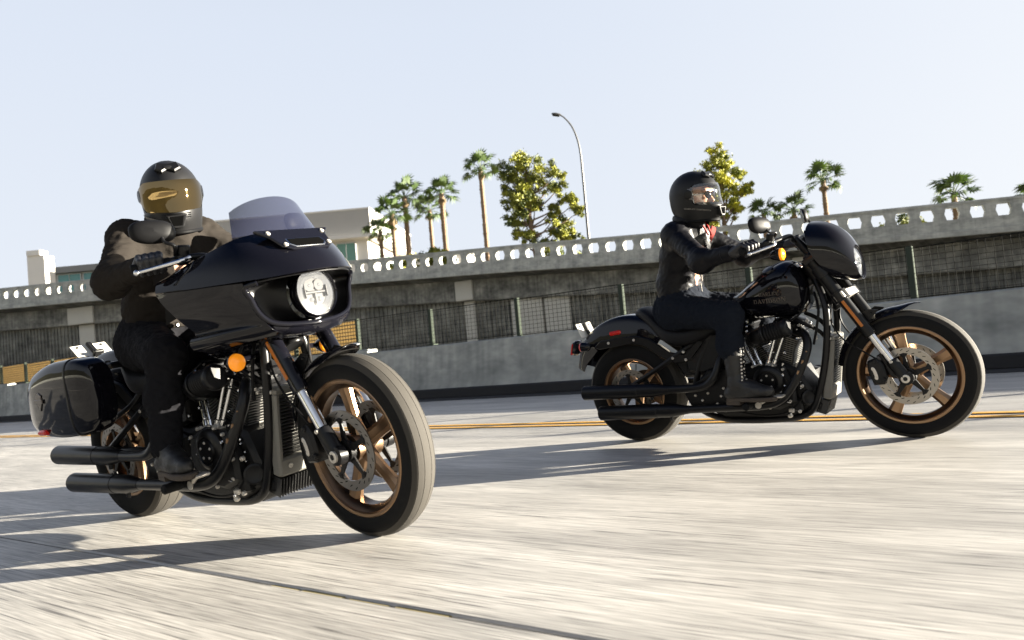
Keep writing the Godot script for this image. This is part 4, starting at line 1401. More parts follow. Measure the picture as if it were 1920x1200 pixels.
	for q in [Vector3(0.30, 0.66, 0.10), Vector3(0.335, 0.67, 0.09), Vector3(0.37, 0.64, 0.11), Vector3(0.38, 0.58, 0.11), Vector3(0.27, 0.695, 0.1), Vector3(0.33, 0.55, 0.135)]:
		a.box(q, Vector3(0.022, 0.014, 0.02), 0.004, Basis(Vector3(1, 1, 0.3).normalized(), q.x * 20.0))
		a.bolt(q + Vector3(0.01, 0.012, 0.012), Vector3.BACK, 0.007, 0.006)
	fit("hose_fittings", a, M.alloy, root)
	a = acc()
	for q in [Vector2(0.03, 0.455), Vector2(0.2, 0.43), Vector2(0.24, 0.33), Vector2(0.22, 0.25), Vector2(0.1, 0.215), Vector2(-0.02, 0.245), Vector2(-0.06, 0.33), Vector2(-0.03, 0.42), Vector2(0.15, 0.455)]: a.bolt(Vector3(q.x, q.y, 0.176), Vector3.BACK, 0.008, 0.006)
	for q in [Vector2(0.26, 0.19), Vector2(0.2, 0.165), Vector2(0.29, 0.33), Vector2(-0.13, 0.25), Vector2(-0.28, 0.28)]: a.bolt(Vector3(q.x, q.y, 0.166), Vector3.BACK, 0.010, 0.007)
	a.box(Vector3(0.215, 0.195, 0.165), Vector3(0.03, 0.025, 0.02), 0.005)
	a.box(Vector3(0.205, 0.165, 0.165), Vector3(0.025, 0.02, 0.02), 0.005, Basis(Vector3.BACK, 0.4))
	fit("engine_bolts", a, M.alloy, root)
	a = acc()   # small bright screws, clips and unions all over the side of the engine
	var rn := RandomNumberGenerator.new()
	rn.seed = 17
	for i in 46:
		var q := Vector3(rn.randf_range(-0.12, 0.34), rn.randf_range(0.17, 0.70), 0)
		q.z = 0.135 + (0.045 if q.y < 0.45 and q.x < 0.24 else 0.0) + rn.randf_range(-0.02, 0.01)
		if i % 3 == 0: a.box(q, Vector3(rn.randf_range(0.012, 0.028), 0.010, 0.012), 0.003, Basis(Vector3.BACK, rn.randf() * PI))
		else: a.bolt(q, Vector3(rn.randf_range(0.0, 0.6), 0.1, 1.0).normalized(), rn.randf_range(0.004, 0.009), 0.006)
	fit("small_fittings", a, M.chrome, root)
	# electrics and oil tank behind the engine, belly pan
	a = acc()
	a.prism([Vector2(-0.12, 0.47), Vector2(-0.1, 0.68), Vector2(-0.25, 0.66), Vector2(-0.42, 0.58), Vector2(-0.40, 0.44), Vector2(-0.3, 0.42)], Transform3D.IDENTITY, 0.24, 0.02)
	a.prism([Vector2(0.27, 0.135), Vector2(0.33, 0.20), Vector2(0.2, 0.19), Vector2(-0.25, 0.19), Vector2(-0.22, 0.135), Vector2(0.0, 0.118)], Transform3D.IDENTITY, 0.20, 0.01)
	a.prism([Vector2(-0.30, 0.40), Vector2(-0.30, 0.60), Vector2(-0.44, 0.60), Vector2(-0.50, 0.50), Vector2(-0.44, 0.40)], Transform3D.IDENTITY, 0.16, 0.02)
	fit("side_cover", a, M.engine, root)
	# foot controls
	for s in [1, -1]:
		a = acc()
		a.lathe([Vector2(0.0, 0.014), Vector2(0.004, 0.019), Vector2(0.03, 0.019), Vector2(0.034, 0.016), Vector2(0.04, 0.02), Vector2(0.11, 0.02), Vector2(0.115, 0.014)], Vector3(0.03, 0.258, 0.25 * s), Vector3(0, 0, s), 16)
		a.box(Vector3(0.06, 0.24, 0.21 * s), Vector3(0.05, 0.04, 0.10), 0.01)
		fit("foot_peg", a, M.rubber, root)
		a = acc()
		a.tube([Vector3(0.07, 0.25, 0.26 * s), Vector3(0.13, 0.285, 0.275 * s), Vector3(0.20, 0.30, 0.28 * s)], 0.009, 8)
		a.box(Vector3(0.205, 0.303, 0.30 * s), Vector3(0.05, 0.012, 0.06), 0.004)
		a.lathe([Vector2(-0.01, 0.018), Vector2(0.01, 0.018)], Vector3(0.07, 0.25, 0.265 * s), Vector3.BACK, 16)
		fit("foot_pedal", a, M.alloy, root)
	# tank
	a = acc()
	var rings := []
	var keys := tank_keys()
	for i in 40:
		var x := lerpf(-0.09, 0.36, i / 39.0)
		var k := keyed(keys, x)
		rings.append(ring_x(x, k[0], k[1], k[2], 2.5, 40))
	a.loft(rings)
	var tank := fit("fuel_tank", a, M.gloss, root, Transform3D.IDENTITY, 50.0)
	a = acc()
	rings = []
	for i in 16:
		var u := i / 15.0
		var x := lerpf(-0.06, 0.30, u)
		var k := keyed(keys, x)
		rings.append(ring_x(x, k[1] - 0.03, k[1] + 0.010 * sin(PI * clampf(u * 1.1, 0, 1)), lerpf(0.02, 0.045, sin(PI * u)), 3.0, 20))
	a.loft(rings)
	fit("tank_console", a, M.satin, tank)
	a = acc()
	a.lathe([Vector2(-0.02, 0.034), Vector2(0.008, 0.036), Vector2(0.016, 0.032), Vector2(0.018, 0.01)], Vector3(0.165, 0.978, 0.080), Vector3(-0.25, 0.86, 0.44).normalized(), 28)
	fit("filler_cap", a, M.gloss, tank)
	var onto := func(x: float, y: float, h: float) -> Vector3: return Vector3(x, y, tank_side(x, y) + h)
	put("lettering", wrapped_text("HARLEY", 0.025, 1.1, Vector3(0.165, 0.855, 0), onto, -0.6), M.letter, tank)
	put("lettering", wrapped_text("DAVIDSON", 0.031, 1.12, Vector3(0.165, 0.815, 0), onto, 0.3), M.letter, tank)
	# seat
	a = acc()
	rings = []
	keys = [[-0.02, 0.79, 0.842, 0.06], [-0.10, 0.70, 0.80, 0.105], [-0.22, 0.63, 0.75, 0.14], [-0.36, 0.595, 0.72, 0.165], [-0.48, 0.60, 0.735, 0.165], [-0.56, 0.655, 0.785, 0.14], [-0.63, 0.735, 0.845, 0.115], [-0.69, 0.785, 0.862, 0.085], [-0.74, 0.80, 0.845, 0.035]]
	for i in 34:
		var x := lerpf(-0.02, -0.74, i / 33.0)
		var rev := []
		for q in keys: rev.append([-q[0], q[1], q[2], q[3]])
		var k := keyed(rev, -x)
		rings.append(ring_x(x, k[0], k[1], k[2], 2.9, 30))
	a.loft(rings)
	fit("seat", a, M.vinyl, root, Transform3D.IDENTITY, 60.0)
	# rear mudguard, struts
	var rows := []
	var c := Vector3(-0.81, 0.33, 0)
	for i in 25:
		var u := i / 24.0
		var g := deg_to_rad(lerpf(52.0, 156.0, u))
		var r := 0.478 - 0.035 * smoothstep(0.75, 1.0, u) + 0.012 * sin(PI * u)
		var hw := 0.108 * (1.0 - 0.25 * smoothstep(0.6, 1.0, u))
		var line := PackedVector3Array()
		for j in 17:
			var v := (j - 8) / 8.0
			var drop := 0.135 * pow(absf(v), 4.5) * (1.0 - 0.5 * smoothstep(0.75, 1.0, u))
			line.append(c + Vector3(cos(g), sin(g), 0) * (r - drop) + Vector3(0, 0, signf(v) * hw * pow(absf(v), 0.8)))
		rows.append(line)
	a = acc()
	a.shell(rows, 0.006)
	var rear := fit("rear_fender", a, M.gloss, root, Transform3D.IDENTITY, 60.0)
	for s in [1, -1]:
		a = acc()
		a.prism([Vector2(-1.02, 0.645), Vector2(-0.97, 0.682), Vector2(-0.72, 0.695), Vector2(-0.62, 0.668), Vector2(-0.50, 0.575), Vector2(-0.40, 0.55), Vector2(-0.30, 0.63), Vector2(-0.26, 0.62), Vector2(-0.36, 0.515), Vector2(-0.46, 0.50), Vector2(-0.56, 0.545), Vector2(-0.66, 0.625), Vector2(-0.74, 0.645), Vector2(-0.99, 0.625)], Transform3D(Basis.IDENTITY, Vector3(0, 0, s * 0.125)), 0.016, 0.005)
		var strut := fit("fender_strut", a, M.satin, root)
		a = acc()
		for q in [Vector2(-0.91, 0.663), Vector2(-0.725, 0.668), Vector2(-0.475, 0.535), Vector2(-0.40, 0.568), Vector2(-0.39, 0.52)]: a.bolt(Vector3(q.x, q.y, s * 0.134), Vector3(0, 0, s), 0.009, 0.006)
		fit("strut_bolts", a, M.alloy, strut)
		a = acc()
		a.box(Vector3(-0.865, 0.722, s * 0.108), Vector3(0.085, 0.026, 0.02), 0.008, Basis(Vector3.BACK, 0.08))
		fit("side_reflector", a, M.red, rear)
		# rear indicator on a stalk
		a = acc()
		a.tube([Vector3(-1.07, 0.655, s * 0.06), Vector3(-1.07, 0.655, s * 0.15)], 0.012, 10)
		a.lathe([Vector2(-0.035, 0.008), Vector2(-0.02, 0.026), Vector2(0.012, 0.034), Vector2(0.026, 0.034)], Vector3(-1.06, 0.655, s * 0.17), Vector3.LEFT, 20)
		var ind := fit("turn_signal", a, M.gloss, root)
		a = acc()
		a.lathe([Vector2(0.024, 0.033), Vector2(0.038, 0.028), Vector2(0.044, 0.01)], Vector3(-1.06, 0.655, s * 0.17), Vector3.LEFT, 20)
		fit("signal_lens", a, M.red, ind)
	a = acc()
	a.box(Vector3(-1.235, 0.64, 0), Vector3(0.05, 0.10, 0.09), 0.015, Basis(Vector3.BACK, -0.3))
	var tail := fit("tail_light", a, M.gloss, root)
	a = acc()
	a.box(Vector3(-1.262, 0.633, 0), Vector3(0.012, 0.08, 0.075), 0.004, Basis(Vector3.BACK, -0.3))
	fit("tail_lens", a, M.red, tail)

func mirror(root: Node3D, at: Vector3, foot: Vector3, s: int, xf: Transform3D) -> void:
	var a := acc()
	var rows := []
	for i in 13:
		var x := -0.014 + 0.034 * (i / 12.0)
		var k := sqrt(maxf(0.0, 1.0 - pow(i / 12.0, 2.4)))
		var line := PackedVector3Array()
		for j in 28:
			var g := TAU * j / 28
			var cz := cos(g)
			line.append(1.02 * Vector3(x, 0.044 * k * signf(sin(g)) * pow(absf(sin(g)), 0.75) + 0.006 * cz * s, 0.078 * k * signf(cz) * pow(absf(cz), 0.8)))
		rows.append(line)
	a.loft(rows)
	var b := Basis(Vector3.UP, -0.38 * s) * Basis(Vector3.BACK, 0.12)
	var head := fit("mirror_shell", a, M.plastic, root, xf * Transform3D(b, at), 60.0)
	a = acc()
	var ring := PackedVector3Array()
	for j in 28:
		var g := TAU * j / 28
		var cz := cos(g)
		ring.append(1.02 * Vector3(-0.0155, 0.040 * signf(sin(g)) * pow(absf(sin(g)), 0.75) + 0.006 * cz * s, 0.073 * signf(cz) * pow(absf(cz), 0.8)))
	var back := PackedVector3Array()
	for p in ring: back.append(p + Vector3(0.004, 0, 0))
	a.loft([ring, back])
	fit("mirror_glass", a, M.mirror, head)
	a = acc()
	a.tube([foot, foot + Vector3(0.035, 0.035, s * 0.02), at + Vector3(0.03, -0.045, -0.02 * s), at + Vector3(0.012, -0.004, -0.02 * s)], [0.008, 0.007, 0.006, 0.006], 10)
	fit("mirror_stem", a, M.satin, root, xf)

func handlebar(root: Node3D, xf: Transform3D, bar: Array) -> void:
	var a := acc()
	var pts := []
	for i in range(bar.size() - 1, -1, -1): pts.append(bar[i])
	for i in range(1, bar.size()): pts.append(bar[i] * Vector3(1, 1, -1))
	a.tube(pts, 0.0135, 14, 6)
	for s in [1, -1]: a.tube([fork_at(0.79, 0.05 * s), Vector3(bar[0].x, bar[0].y + 0.012, 0.05 * s)], [0.024, 0.022], 14)
	fit("handlebar", a, M.satin, root, xf)
	for s in [1, -1]:
		var n := bar.size()
		var e: Vector3 = bar[n - 1] * Vector3(1, 1, s)
		var b: Vector3 = bar[n - 2] * Vector3(1, 1, s)
		var d := (e - b).normalized()
		a = acc()
		a.lathe([Vector2(-0.125, 0.016), Vector2(-0.12, 0.0185), Vector2(-0.01, 0.0185), Vector2(0.0, 0.0205), Vector2(0.01, 0.0205), Vector2(0.014, 0.015)], e, d, 18)
		fit("grip", a, M.rubber, root, xf)
		a = acc()
		a.box(e - d * 0.165, Vector3(0.055, 0.045, 0.06), 0.012, Basis(Vector3.UP, 0.2 * s))
		a.lathe([Vector2(-0.015, 0.02), Vector2(0.02, 0.024), Vector2(0.025, 0.02)], e - d * 0.165 + Vector3(0.02, 0.025, 0), Vector3(0.2, 0.97, 0), 18)
		fit("switch_housing", a, M.satin, root, xf)
		a = acc()
		var l0 := e - d * 0.17 + Vector3(0.035, 0.0, 0)
		a.tube([l0, l0 + d * 0.05 + Vector3(0.035, -0.006, 0), e + Vector3(0.065, -0.012, 0) - d * 0.02, e + Vector3(0.055, -0.014, 0) + d * 0.02], [0.011, 0.010, 0.0075, 0.007], 10)
		a.ball(e + Vector3(0.055, -0.014, 0) + d * 0.022, Vector3.ONE * 0.0115)
		fit("hand_lever", a, M.chrome if s > 0 else M.alloy, root, xf)

func headlamp(parent: Node3D, at: Vector3, r: float, tilt: Basis) -> void:
	var o := Node3D.new()
	o.name = "headlight"
	parent.add_child(o)
	o.transform = Transform3D(tilt, at)
	var X := Vector3.RIGHT
	var a := acc()
	a.lathe([Vector2(-0.05, r * 0.9), Vector2(-0.02, r * 1.06), Vector2(0.006, r * 1.09), Vector2(0.014, r * 1.05), Vector2(0.010, r * 1.0), Vector2(-0.01, r * 0.97)], Vector3.ZERO, X, 48)
	fit("bezel", a, M.gloss, o)
	a = acc()
	a.lathe([Vector2(-0.012, r * 0.60), Vector2(-0.002, r * 0.63), Vector2(0.004, r * 0.80), Vector2(-0.002, r * 0.97), Vector2(-0.015, r * 0.98)], Vector3.ZERO, X, 48, true)
	fit("halo_lamp", a, M.lamp, o)
	a = acc()
	a.lathe([Vector2(-0.035, r * 0.1), Vector2(-0.03, r * 0.45), Vector2(-0.006, r * 0.61)], Vector3.ZERO, X, 40)
	a.box(Vector3(-0.012, 0, 0), Vector3(0.03, 0.012, r * 1.1), 0.003)
	a.box(Vector3(-0.012, -r * 0.3, 0), Vector3(0.03, r * 0.55, 0.014), 0.003)
	for q in [Vector2(0.3, 0.26), Vector2(0.3, -0.26)]: a.lathe([Vector2(-0.02, r * 0.05), Vector2(-0.014, r * 0.16), Vector2(0.0, r * 0.25)], Vector3(0, q.x * r, q.y * r), X, 20)
	fit("reflector_bowl", a, M.reflector, o)
	a = acc()
	for q in [Vector2(0.3, 0.26), Vector2(0.3, -0.26), Vector2(-0.3, 0.2), Vector2(-0.3, -0.2)]: a.ball(Vector3(-0.008, q.x * r, q.y * r), Vector3.ONE * r * 0.12, Basis.IDENTITY, 12)
	fit("lamp_bulb", a, M.lamp, o)
	a = acc()
	for q in [[0.0, 0.60, 0.05], [PI, 0.60, 0.05], [PI / 2, 0.0, 0.0]]:
		if q[1] > 0: a.box(Vector3(0.002, r * 0.02, cos(q[0]) * r * 0.57), Vector3(0.012, r * 0.5, r * 0.1), 0.003)
	fit("lamp_divider", a, M.engine, o)
	a = acc()
	a.lathe([Vector2(0.006, r * 0.985), Vector2(0.014, r * 0.8), Vector2(0.020, r * 0.45), Vector2(0.022, r * 0.02)], Vector3.ZERO, X, 40)
	fit("lens", a, M.lens, o)

func indicator(root: Node3D, at: Vector3, foot: Vector3, r: float, xf: Transform3D) -> void:
	var X := Vector3.RIGHT
	var a := acc()
	a.lathe([Vector2(-0.055, 0.006), Vector2(-0.045, r * 0.6), Vector2(-0.01, r * 0.98), Vector2(0.004, r)], at, X, 24)
	a.tube([foot, at + Vector3(-0.03, 0, 0)], 0.010, 10)
	var o := fit("turn_signal", a, M.gloss, root, xf)
	a = acc()
	a.lathe([Vector2(0.002, r * 0.98), Vector2(0.016, r * 0.92), Vector2(0.024, r * 0.6), Vector2(0.026, r * 0.02)], at, X, 24)
	fit("signal_lens", a, M.amber, o)

func number_plate(root: Node3D, at: Vector3, b: Basis) -> void:
	var a := acc()
	a.box(Vector3.ZERO, Vector3(0.005, 0.10, 0.178), 0.002)
	var o := fit("number_plate", a, M.plate, root, Transform3D(b, at))
	a = acc()
	a.box(Vector3(0.012, -0.01, 0), Vector3(0.02, 0.115, 0.026), 0.004)
	a.box(Vector3(0.02, -0.062, 0), Vector3(0.05, 0.02, 0.05), 0.004)
	for s in [1, -1]: a.bolt(Vector3(0.005, 0.03, 0.06 * s), Vector3.RIGHT, 0.007, 0.004)
	fit("plate_bracket", a, M.engine, o)

func pick(p: PackedVector3Array, n: int) -> PackedVector3Array:
	return curve(Array(p), n)

func touring_fairing(root: Node3D) -> void:
	# rows of the right half run from the rear tip to the middle of the nose
	var crease := [Vector3(0.26, 1.008, 0.372), Vector3(0.42, 1.0, 0.337), Vector3(0.58, 0.995, 0.275), Vector3(0.70, 0.993, 0.185), Vector3(0.775, 0.998, 0.085), Vector3(0.79, 1.0, 0.0)]
	var mid := [Vector3(0.255, 1.038, 0.36), Vector3(0.40, 1.055, 0.325), Vector3(0.535, 1.07, 0.267), Vector3(0.63, 1.085, 0.19), Vector3(0.685, 1.095, 0.092), Vector3(0.70, 1.098, 0.0)]
	var top := [Vector3(0.25, 1.052, 0.332), Vector3(0.37, 1.092, 0.292), Vector3(0.47, 1.125, 0.248), Vector3(0.54, 1.152, 0.195), Vector3(0.572, 1.166, 0.095), Vector3(0.58, 1.17, 0.0)]
	var o := Node3D.new()
	o.name = "fairing"
	root.add_child(o)
	var n := 15
	var rows := []
	for k in 9:
		var u := k / 8.0
		var half := []
		for i in 6:
			var p: Vector3 = crease[i].lerp(mid[i], u * 2.0) if u < 0.5 else mid[i].lerp(top[i], u * 2.0 - 1.0)
			var q: Vector3 = crease[i] * (1 - u) * (1 - u) + (mid[i] * 2.0 - (crease[i] + top[i]) * 0.5) * 2.0 * u * (1 - u) + top[i] * u * u
			half.append(p.lerp(q, 0.8))
		rows.append(mirrored(curve(half, n)))
	var a := acc()
	a.shell(rows, -0.005)
	fit("upper_shell", a, M.gloss, o, Transform3D.IDENTITY, 55.0)
	# side panels, from the crease down to the flared lower edge
	var side := [[Vector3(0.26, 1.006, 0.372), Vector3(0.42, 0.998, 0.337), Vector3(0.53, 0.995, 0.297), Vector3(0.615, 0.99, 0.25)],
		[Vector3(0.285, 0.962, 0.366), Vector3(0.43, 0.955, 0.327), Vector3(0.535, 0.95, 0.283), Vector3(0.62, 0.95, 0.236)],
		[Vector3(0.325, 0.895, 0.335), Vector3(0.445, 0.89, 0.300), Vector3(0.545, 0.89, 0.260), Vector3(0.625, 0.89, 0.220)],
		[Vector3(0.345, 0.838, 0.292), Vector3(0.45, 0.84, 0.272), Vector3(0.55, 0.842, 0.240), Vector3(0.635, 0.842, 0.195)],
		[Vector3(0.340, 0.815, 0.318), Vector3(0.45, 0.822, 0.296), Vector3(0.545, 0.826, 0.255), Vector3(0.640, 0.824, 0.186)],
		[Vector3(0.340, 0.785, 0.312), Vector3(0.45, 0.795, 0.290), Vector3(0.545, 0.805, 0.245), Vector3(0.642, 0.810, 0.170)],
		[Vector3(0.37, 0.765, 0.262), Vector3(0.46, 0.775, 0.245), Vector3(0.55, 0.785, 0.21), Vector3(0.645, 0.795, 0.140)]]
	for s in [1, -1]:
		rows = []
		for r in side:
			var line := PackedVector3Array()
			for p in curve(r, 13): line.append(p * Vector3(1, 1, s))
			rows.append(line)
		var fine := []   # smooth down the panel as well
		for k in 25:
			var line := PackedVector3Array()
			for c in 13:
				var f := k / 24.0 * 6.0
				var i := mini(int(f), 5)
				line.append(rows[i][c].cubic_interpolate(rows[i + 1][c], rows[maxi(i - 1, 0)][c], rows[mini(i + 2, 6)][c], f - i))
			fine.append(line)
		a = acc()
		a.shell(fine, 0.005 * s)
		fit("side_panel", a, M.gloss, o, Transform3D.IDENTITY, 55.0)
	# the mouth: a bowl from its rim in to the headlight
	var rim := [Vector3(0.782, 0.992, 0.0), Vector3(0.766, 0.990, 0.085), Vector3(0.692, 0.986, 0.18), Vector3(0.617, 0.975, 0.245), Vector3(0.614, 0.93, 0.23), Vector3(0.622, 0.88, 0.215), Vector3(0.640, 0.836, 0.178), Vector3(0.668, 0.816, 0.095), Vector3(0.680, 0.812, 0.0)]
	var outer := curve(rim, 33)
	rows = []
	for k in 9:
		var u := k / 8.0
		var half := PackedVector3Array()
		for i in 33:
			var g := PI / 2 - PI * i / 32.0
			var inner := Vector3(0.655, 0.922 + sin(g) * 0.104, cos(g) * 0.104)
			var p: Vector3 = outer[i].lerp(inner, u)
			p.x = lerpf(outer[i].x, inner.x, smoothstep(0.0, 1.0, u)) - 0.055 * sin(PI * u)
			half.append(p)
		rows.append(mirrored(half))
	a = acc()
	a.shell(rows, 0.004)
	fit("intake_bowl", a, M.satin, o, Transform3D.IDENTITY, 55.0)
	a = acc()   # rim of the mouth: rounded lip along the sides and the chin
	var lip := []
	for i in range(10, 33, 2): lip.append(outer[i] + Vector3(0.004, 0, 0))
	for i in range(30, 9, -2): lip.append((outer[i] + Vector3(0.004, 0, 0)) * Vector3(1, 1, -1))
	a.tube(lip, 0.0105, 12, 2)
	fit("mouth_lip", a, M.gloss, o)
	# chin and underside
	rows = []
	var chin := [[Vector3(0.684, 0.806, 0), Vector3(0.672, 0.808, 0.095), Vector3(0.645, 0.822, 0.178)], [Vector3(0.672, 0.778, 0), Vector3(0.662, 0.783, 0.095), Vector3(0.644, 0.800, 0.16)], [Vector3(0.62, 0.765, 0), Vector3(0.61, 0.77, 0.09), Vector3(0.60, 0.785, 0.17)], [Vector3(0.50, 0.765, 0), Vector3(0.50, 0.768, 0.1), Vector3(0.49, 0.775, 0.235)], [Vector3(0.38, 0.765, 0), Vector3(0.38, 0.765, 0.12), Vector3(0.38, 0.765, 0.258)]]
	for r in chin:
		var half := curve([r[2], r[1], r[0]], 9)
		rows.append(mirrored(half))
	a = acc()
	a.shell(rows, -0.004)
	fit("chin", a, M.gloss, o, Transform3D.IDENTITY, 60.0)
	headlamp(o, Vector3(0.690, 0.922, 0.0), 0.088, Basis(Vector3.BACK, 0.06))
	# dash behind the screen, with a raised instrument
	rows = []
	for u in [0.0, 0.35, 1.0]:
		var half := []
		for i in 6:
			var p: Vector3 = top[i]
			half.append(p + Vector3(-0.10 * u - 0.03 * u * (i / 5.0), -0.16 * u, -0.04 * u * signf(p.z)))
		rows.append(mirrored(curve(half, 13)))
	a = acc()
	a.shell(rows, 0.004)
	a.box(Vector3(0.42, 1.10, 0.16), Vector3(0.05, 0.06, 0.10), 0.012, Basis(Vector3.BACK, 0.5))
	a.box(Vector3(0.40, 1.09, 0.0), Vector3(0.07, 0.08, 0.14), 0.015, Basis(Vector3.BACK, 0.5))
	fit("dash", a, M.plastic, o, Transform3D.IDENTITY, 50.0)
	# windscreen of smoked plastic
	rows = []
	var nn := 21
	for k in 12:
		var u := k / 11.0
		var line := PackedVector3Array()
		for i in nn:
			var v := (i - 10) / 10.0
			var wd := lerpf(0.212, 0.165, u)
			var cut := 1.0 - 0.10 * pow(absf(v), 5.0) * u
			line.append(Vector3(0.592 - 0.045 * u - 0.05 * v * v - 0.01 * u * v * v, 1.135 + (0.172 - 0.018 * v * v) * u * cut - 0.015 * v * v, v * wd))
		rows.append(line)
	a = acc()
	a.shell(rows, 0.004)
	fit("windscreen", a, M.smoked, o, Transform3D.IDENTITY, 60.0)
	# screen mount, its screws, and the duct in the deck
	var nrm := Vector3(0.64, 0.77, 0)
	var along := Vector3(-0.77, 0.64, 0)
	var deck := Transform3D(Basis(Vector3.FORWARD, along, nrm * 1.0), Vector3(0.688, 1.098, 0.0))
	a = acc()
	var plate := [Vector2(-0.115, -0.02), Vector2(-0.08, -0.045), Vector2(0.08, -0.045), Vector2(0.115, -0.02), Vector2(0.13, 0.04), Vector2(0.17, 0.085), Vector2(-0.17, 0.085), Vector2(-0.13, 0.04)]
	a.prism(plate, deck * Transform3D(Basis.IDENTITY, Vector3(0, 0.015, 0.006)), 0.012, 0.004)
	fit("screen_mount", a, M.gloss, o)
	a = acc()
	var slot := [Vector2(-0.085, -0.012), Vector2(-0.065, -0.032), Vector2(0.065, -0.032), Vector2(0.085, -0.012), Vector2(0.08, 0.022), Vector2(-0.08, 0.022)]
	a.prism(slot, deck * Transform3D(Basis.IDENTITY, Vector3(0, 0.010, 0.0125)), 0.005, 0.0015)
	fit("duct_rim", a, M.chrome, o)
	a = acc()
	var hole := []
	for p in slot: hole.append(p * Vector2(0.93, 0.84))
	a.prism(hole, deck * Transform3D(Basis.IDENTITY, Vector3(0, 0.0095, 0.0140)), 0.005, 0.001)
	fit("duct_hole", a, M.dark_hole, o)
	a = acc()
	for q in [Vector2(-0.10, -0.018), Vector2(0.10, -0.018), Vector2(0.125, 0.06), Vector2(-0.125, 0.06)]: a.bolt(deck * Vector3(q.x, q.y + 0.015, 0.012), nrm, 0.0095, 0.006)
	fit("screen_screws", a, M.alloy, o)

func sport_fairing(root: Node3D, xf: Transform3D) -> void:
	var o := Node3D.new()
	o.name = "headlight_fairing"
	root.add_child(o)
	o.transform = xf
	var rear := [Vector3(0.415, 1.215, 0), Vector3(0.412, 1.198, 0.09), Vector3(0.412, 1.145, 0.158), Vector3(0.43, 1.06, 0.178), Vector3(0.465, 0.985, 0.155), Vector3(0.51, 0.91, 0.10), Vector3(0.535, 0.885, 0)]
	var ctrl := [Vector3(0.565, 1.205, 0), Vector3(0.565, 1.18, 0.11), Vector3(0.575, 1.11, 0.168), Vector3(0.585, 1.03, 0.170), Vector3(0.60, 0.96, 0.14), Vector3(0.60, 0.88, 0.09), Vector3(0.60, 0.865, 0)]
	var fr := []
	for i in 7:
		var g := PI / 2 - PI * i / 6.0
		fr.append(Vector3(0.632 - 0.012 * sin(g), 0.965 + sin(g) * 0.092, cos(g) * 0.092))
	var rows := []
	for k in 15:
		var u := k / 14.0
		var half := []
		for i in 7: half.append(rear[i] * (1 - u) * (1 - u) + ctrl[i] * 2.0 * u * (1 - u) + fr[i] * u * u)
		var h := curve(half, 15)
		var ring := PackedVector3Array()
		for i in 15: ring.append(h[i])
		for i in range(13, -1, -1): ring.append(h[i] * Vector3(1, 1, -1))
		rows.append(ring)
	var a := acc()
	a.shell(rows, -0.005)
	fit("cowl", a, M.gloss, o, Transform3D.IDENTITY, 60.0)
	headlamp(o, Vector3(0.618, 0.965, 0), 0.084, Basis(Vector3.BACK, 0.12))
	a = acc()
	a.lathe([Vector2(-0.03, 0.05), Vector2(0.0, 0.06), Vector2(0.02, 0.055), Vector2(0.02, 0.01)], Vector3(0.44, 1.10, 0), Vector3(-0.8, 0.6, 0), 24)
	a.box(Vector3(0.47, 1.02, 0), Vector3(0.10, 0.16, 0.2), 0.03, Basis(Vector3.BACK, 0.4))
	fit("instrument", a, M.plastic, o)

func saddlebag(root: Node3D, s: int) -> void:
	var keys := [[0.56, 0.54, 0.765, 0.10, 0.27], [0.59, 0.495, 0.800, 0.135, 0.282], [0.66, 0.475, 0.815, 0.165, 0.292], [0.85, 0.465, 0.812, 0.178, 0.298], [1.02, 0.475, 0.775, 0.172, 0.296], [1.14, 0.50, 0.725, 0.145, 0.282], [1.20, 0.53, 0.69, 0.11, 0.262], [1.225, 0.57, 0.65, 0.06, 0.24]]
	var a := acc()
	var rings := []
	for i in 36:
		var x := lerpf(0.56, 1.225, i / 35.0)
		var k := keyed(keys, x)
		rings.append(ring_x(-x, k[0], k[1], k[2] * 0.5, 4.2, 40, s * (k[3] - 0.012)))
	a.loft(rings)
	var bag := fit("saddlebag", a, M.gloss, root, Transform3D(Basis.IDENTITY, Vector3(0.05, 0, 0)), 50.0)
	# lid edge that stands proud along the top and the front
	a = acc()
	var band := []
	for x in [0.672, 0.675, 0.684, 0.687]:
		var k := keyed(keys, x)
		var e := 0.0005 if x < 0.674 or x > 0.685 else 0.0035
		band.append(ring_x(-x, k[0] - e, k[1] + e, k[2] * 0.5 + e, 4.2, 40, s * (k[3] - 0.012)))
	a.loft(band, false)
	fit("lid_edge", a, M.satin, bag)
	a = acc()
	var sh := [Vector2(-0.028, 0.03), Vector2(0.0, 0.042), Vector2(0.028, 0.03), Vector2(0.025, -0.008), Vector2(0.0, -0.042), Vector2(-0.025, -0.008)]
	var em := Transform3D(Basis(Vector3.UP, -0.03 * s), Vector3(-0.93, 0.645, s * 0.3765))
	a.prism(sh, em, 0.006, 0.002)
	a.prism([Vector2(-0.040, -0.009), Vector2(-0.040, 0.011), Vector2(0.040, 0.011), Vector2(0.040, -0.009)], em * Transform3D(Basis.IDENTITY, Vector3(0, 0, 0.003 * s)), 0.007, 0.002)
	fit("emblem", a, M.letter, bag)
	a = acc()
	a.box(Vector3(-0.96, 0.502, s * 0.360), Vector3(0.075, 0.024, 0.05), 0.008)
	fit("side_reflector", a, M.red, bag)
	a = acc()
	a.box(Vector3(-0.60, 0.76, s * 0.16), Vector3(0.10, 0.03, 0.12), 0.008)
	a.bolt(Vector3(-0.60, 0.778, s * 0.20), Vector3.UP, 0.013, 0.006)
	fit("bag_bracket", a, M.satin, bag)
	a = acc()
	a.tube([Vector3(-0.95, 0.52, s * 0.12), Vector3(-0.80, 0.50, s * 0.15), Vector3(-0.58, 0.56, s * 0.15), Vector3(-0.50, 0.62, s * 0.13)], 0.012, 10)
	fit("bag_rail", a, M.satin, bag)

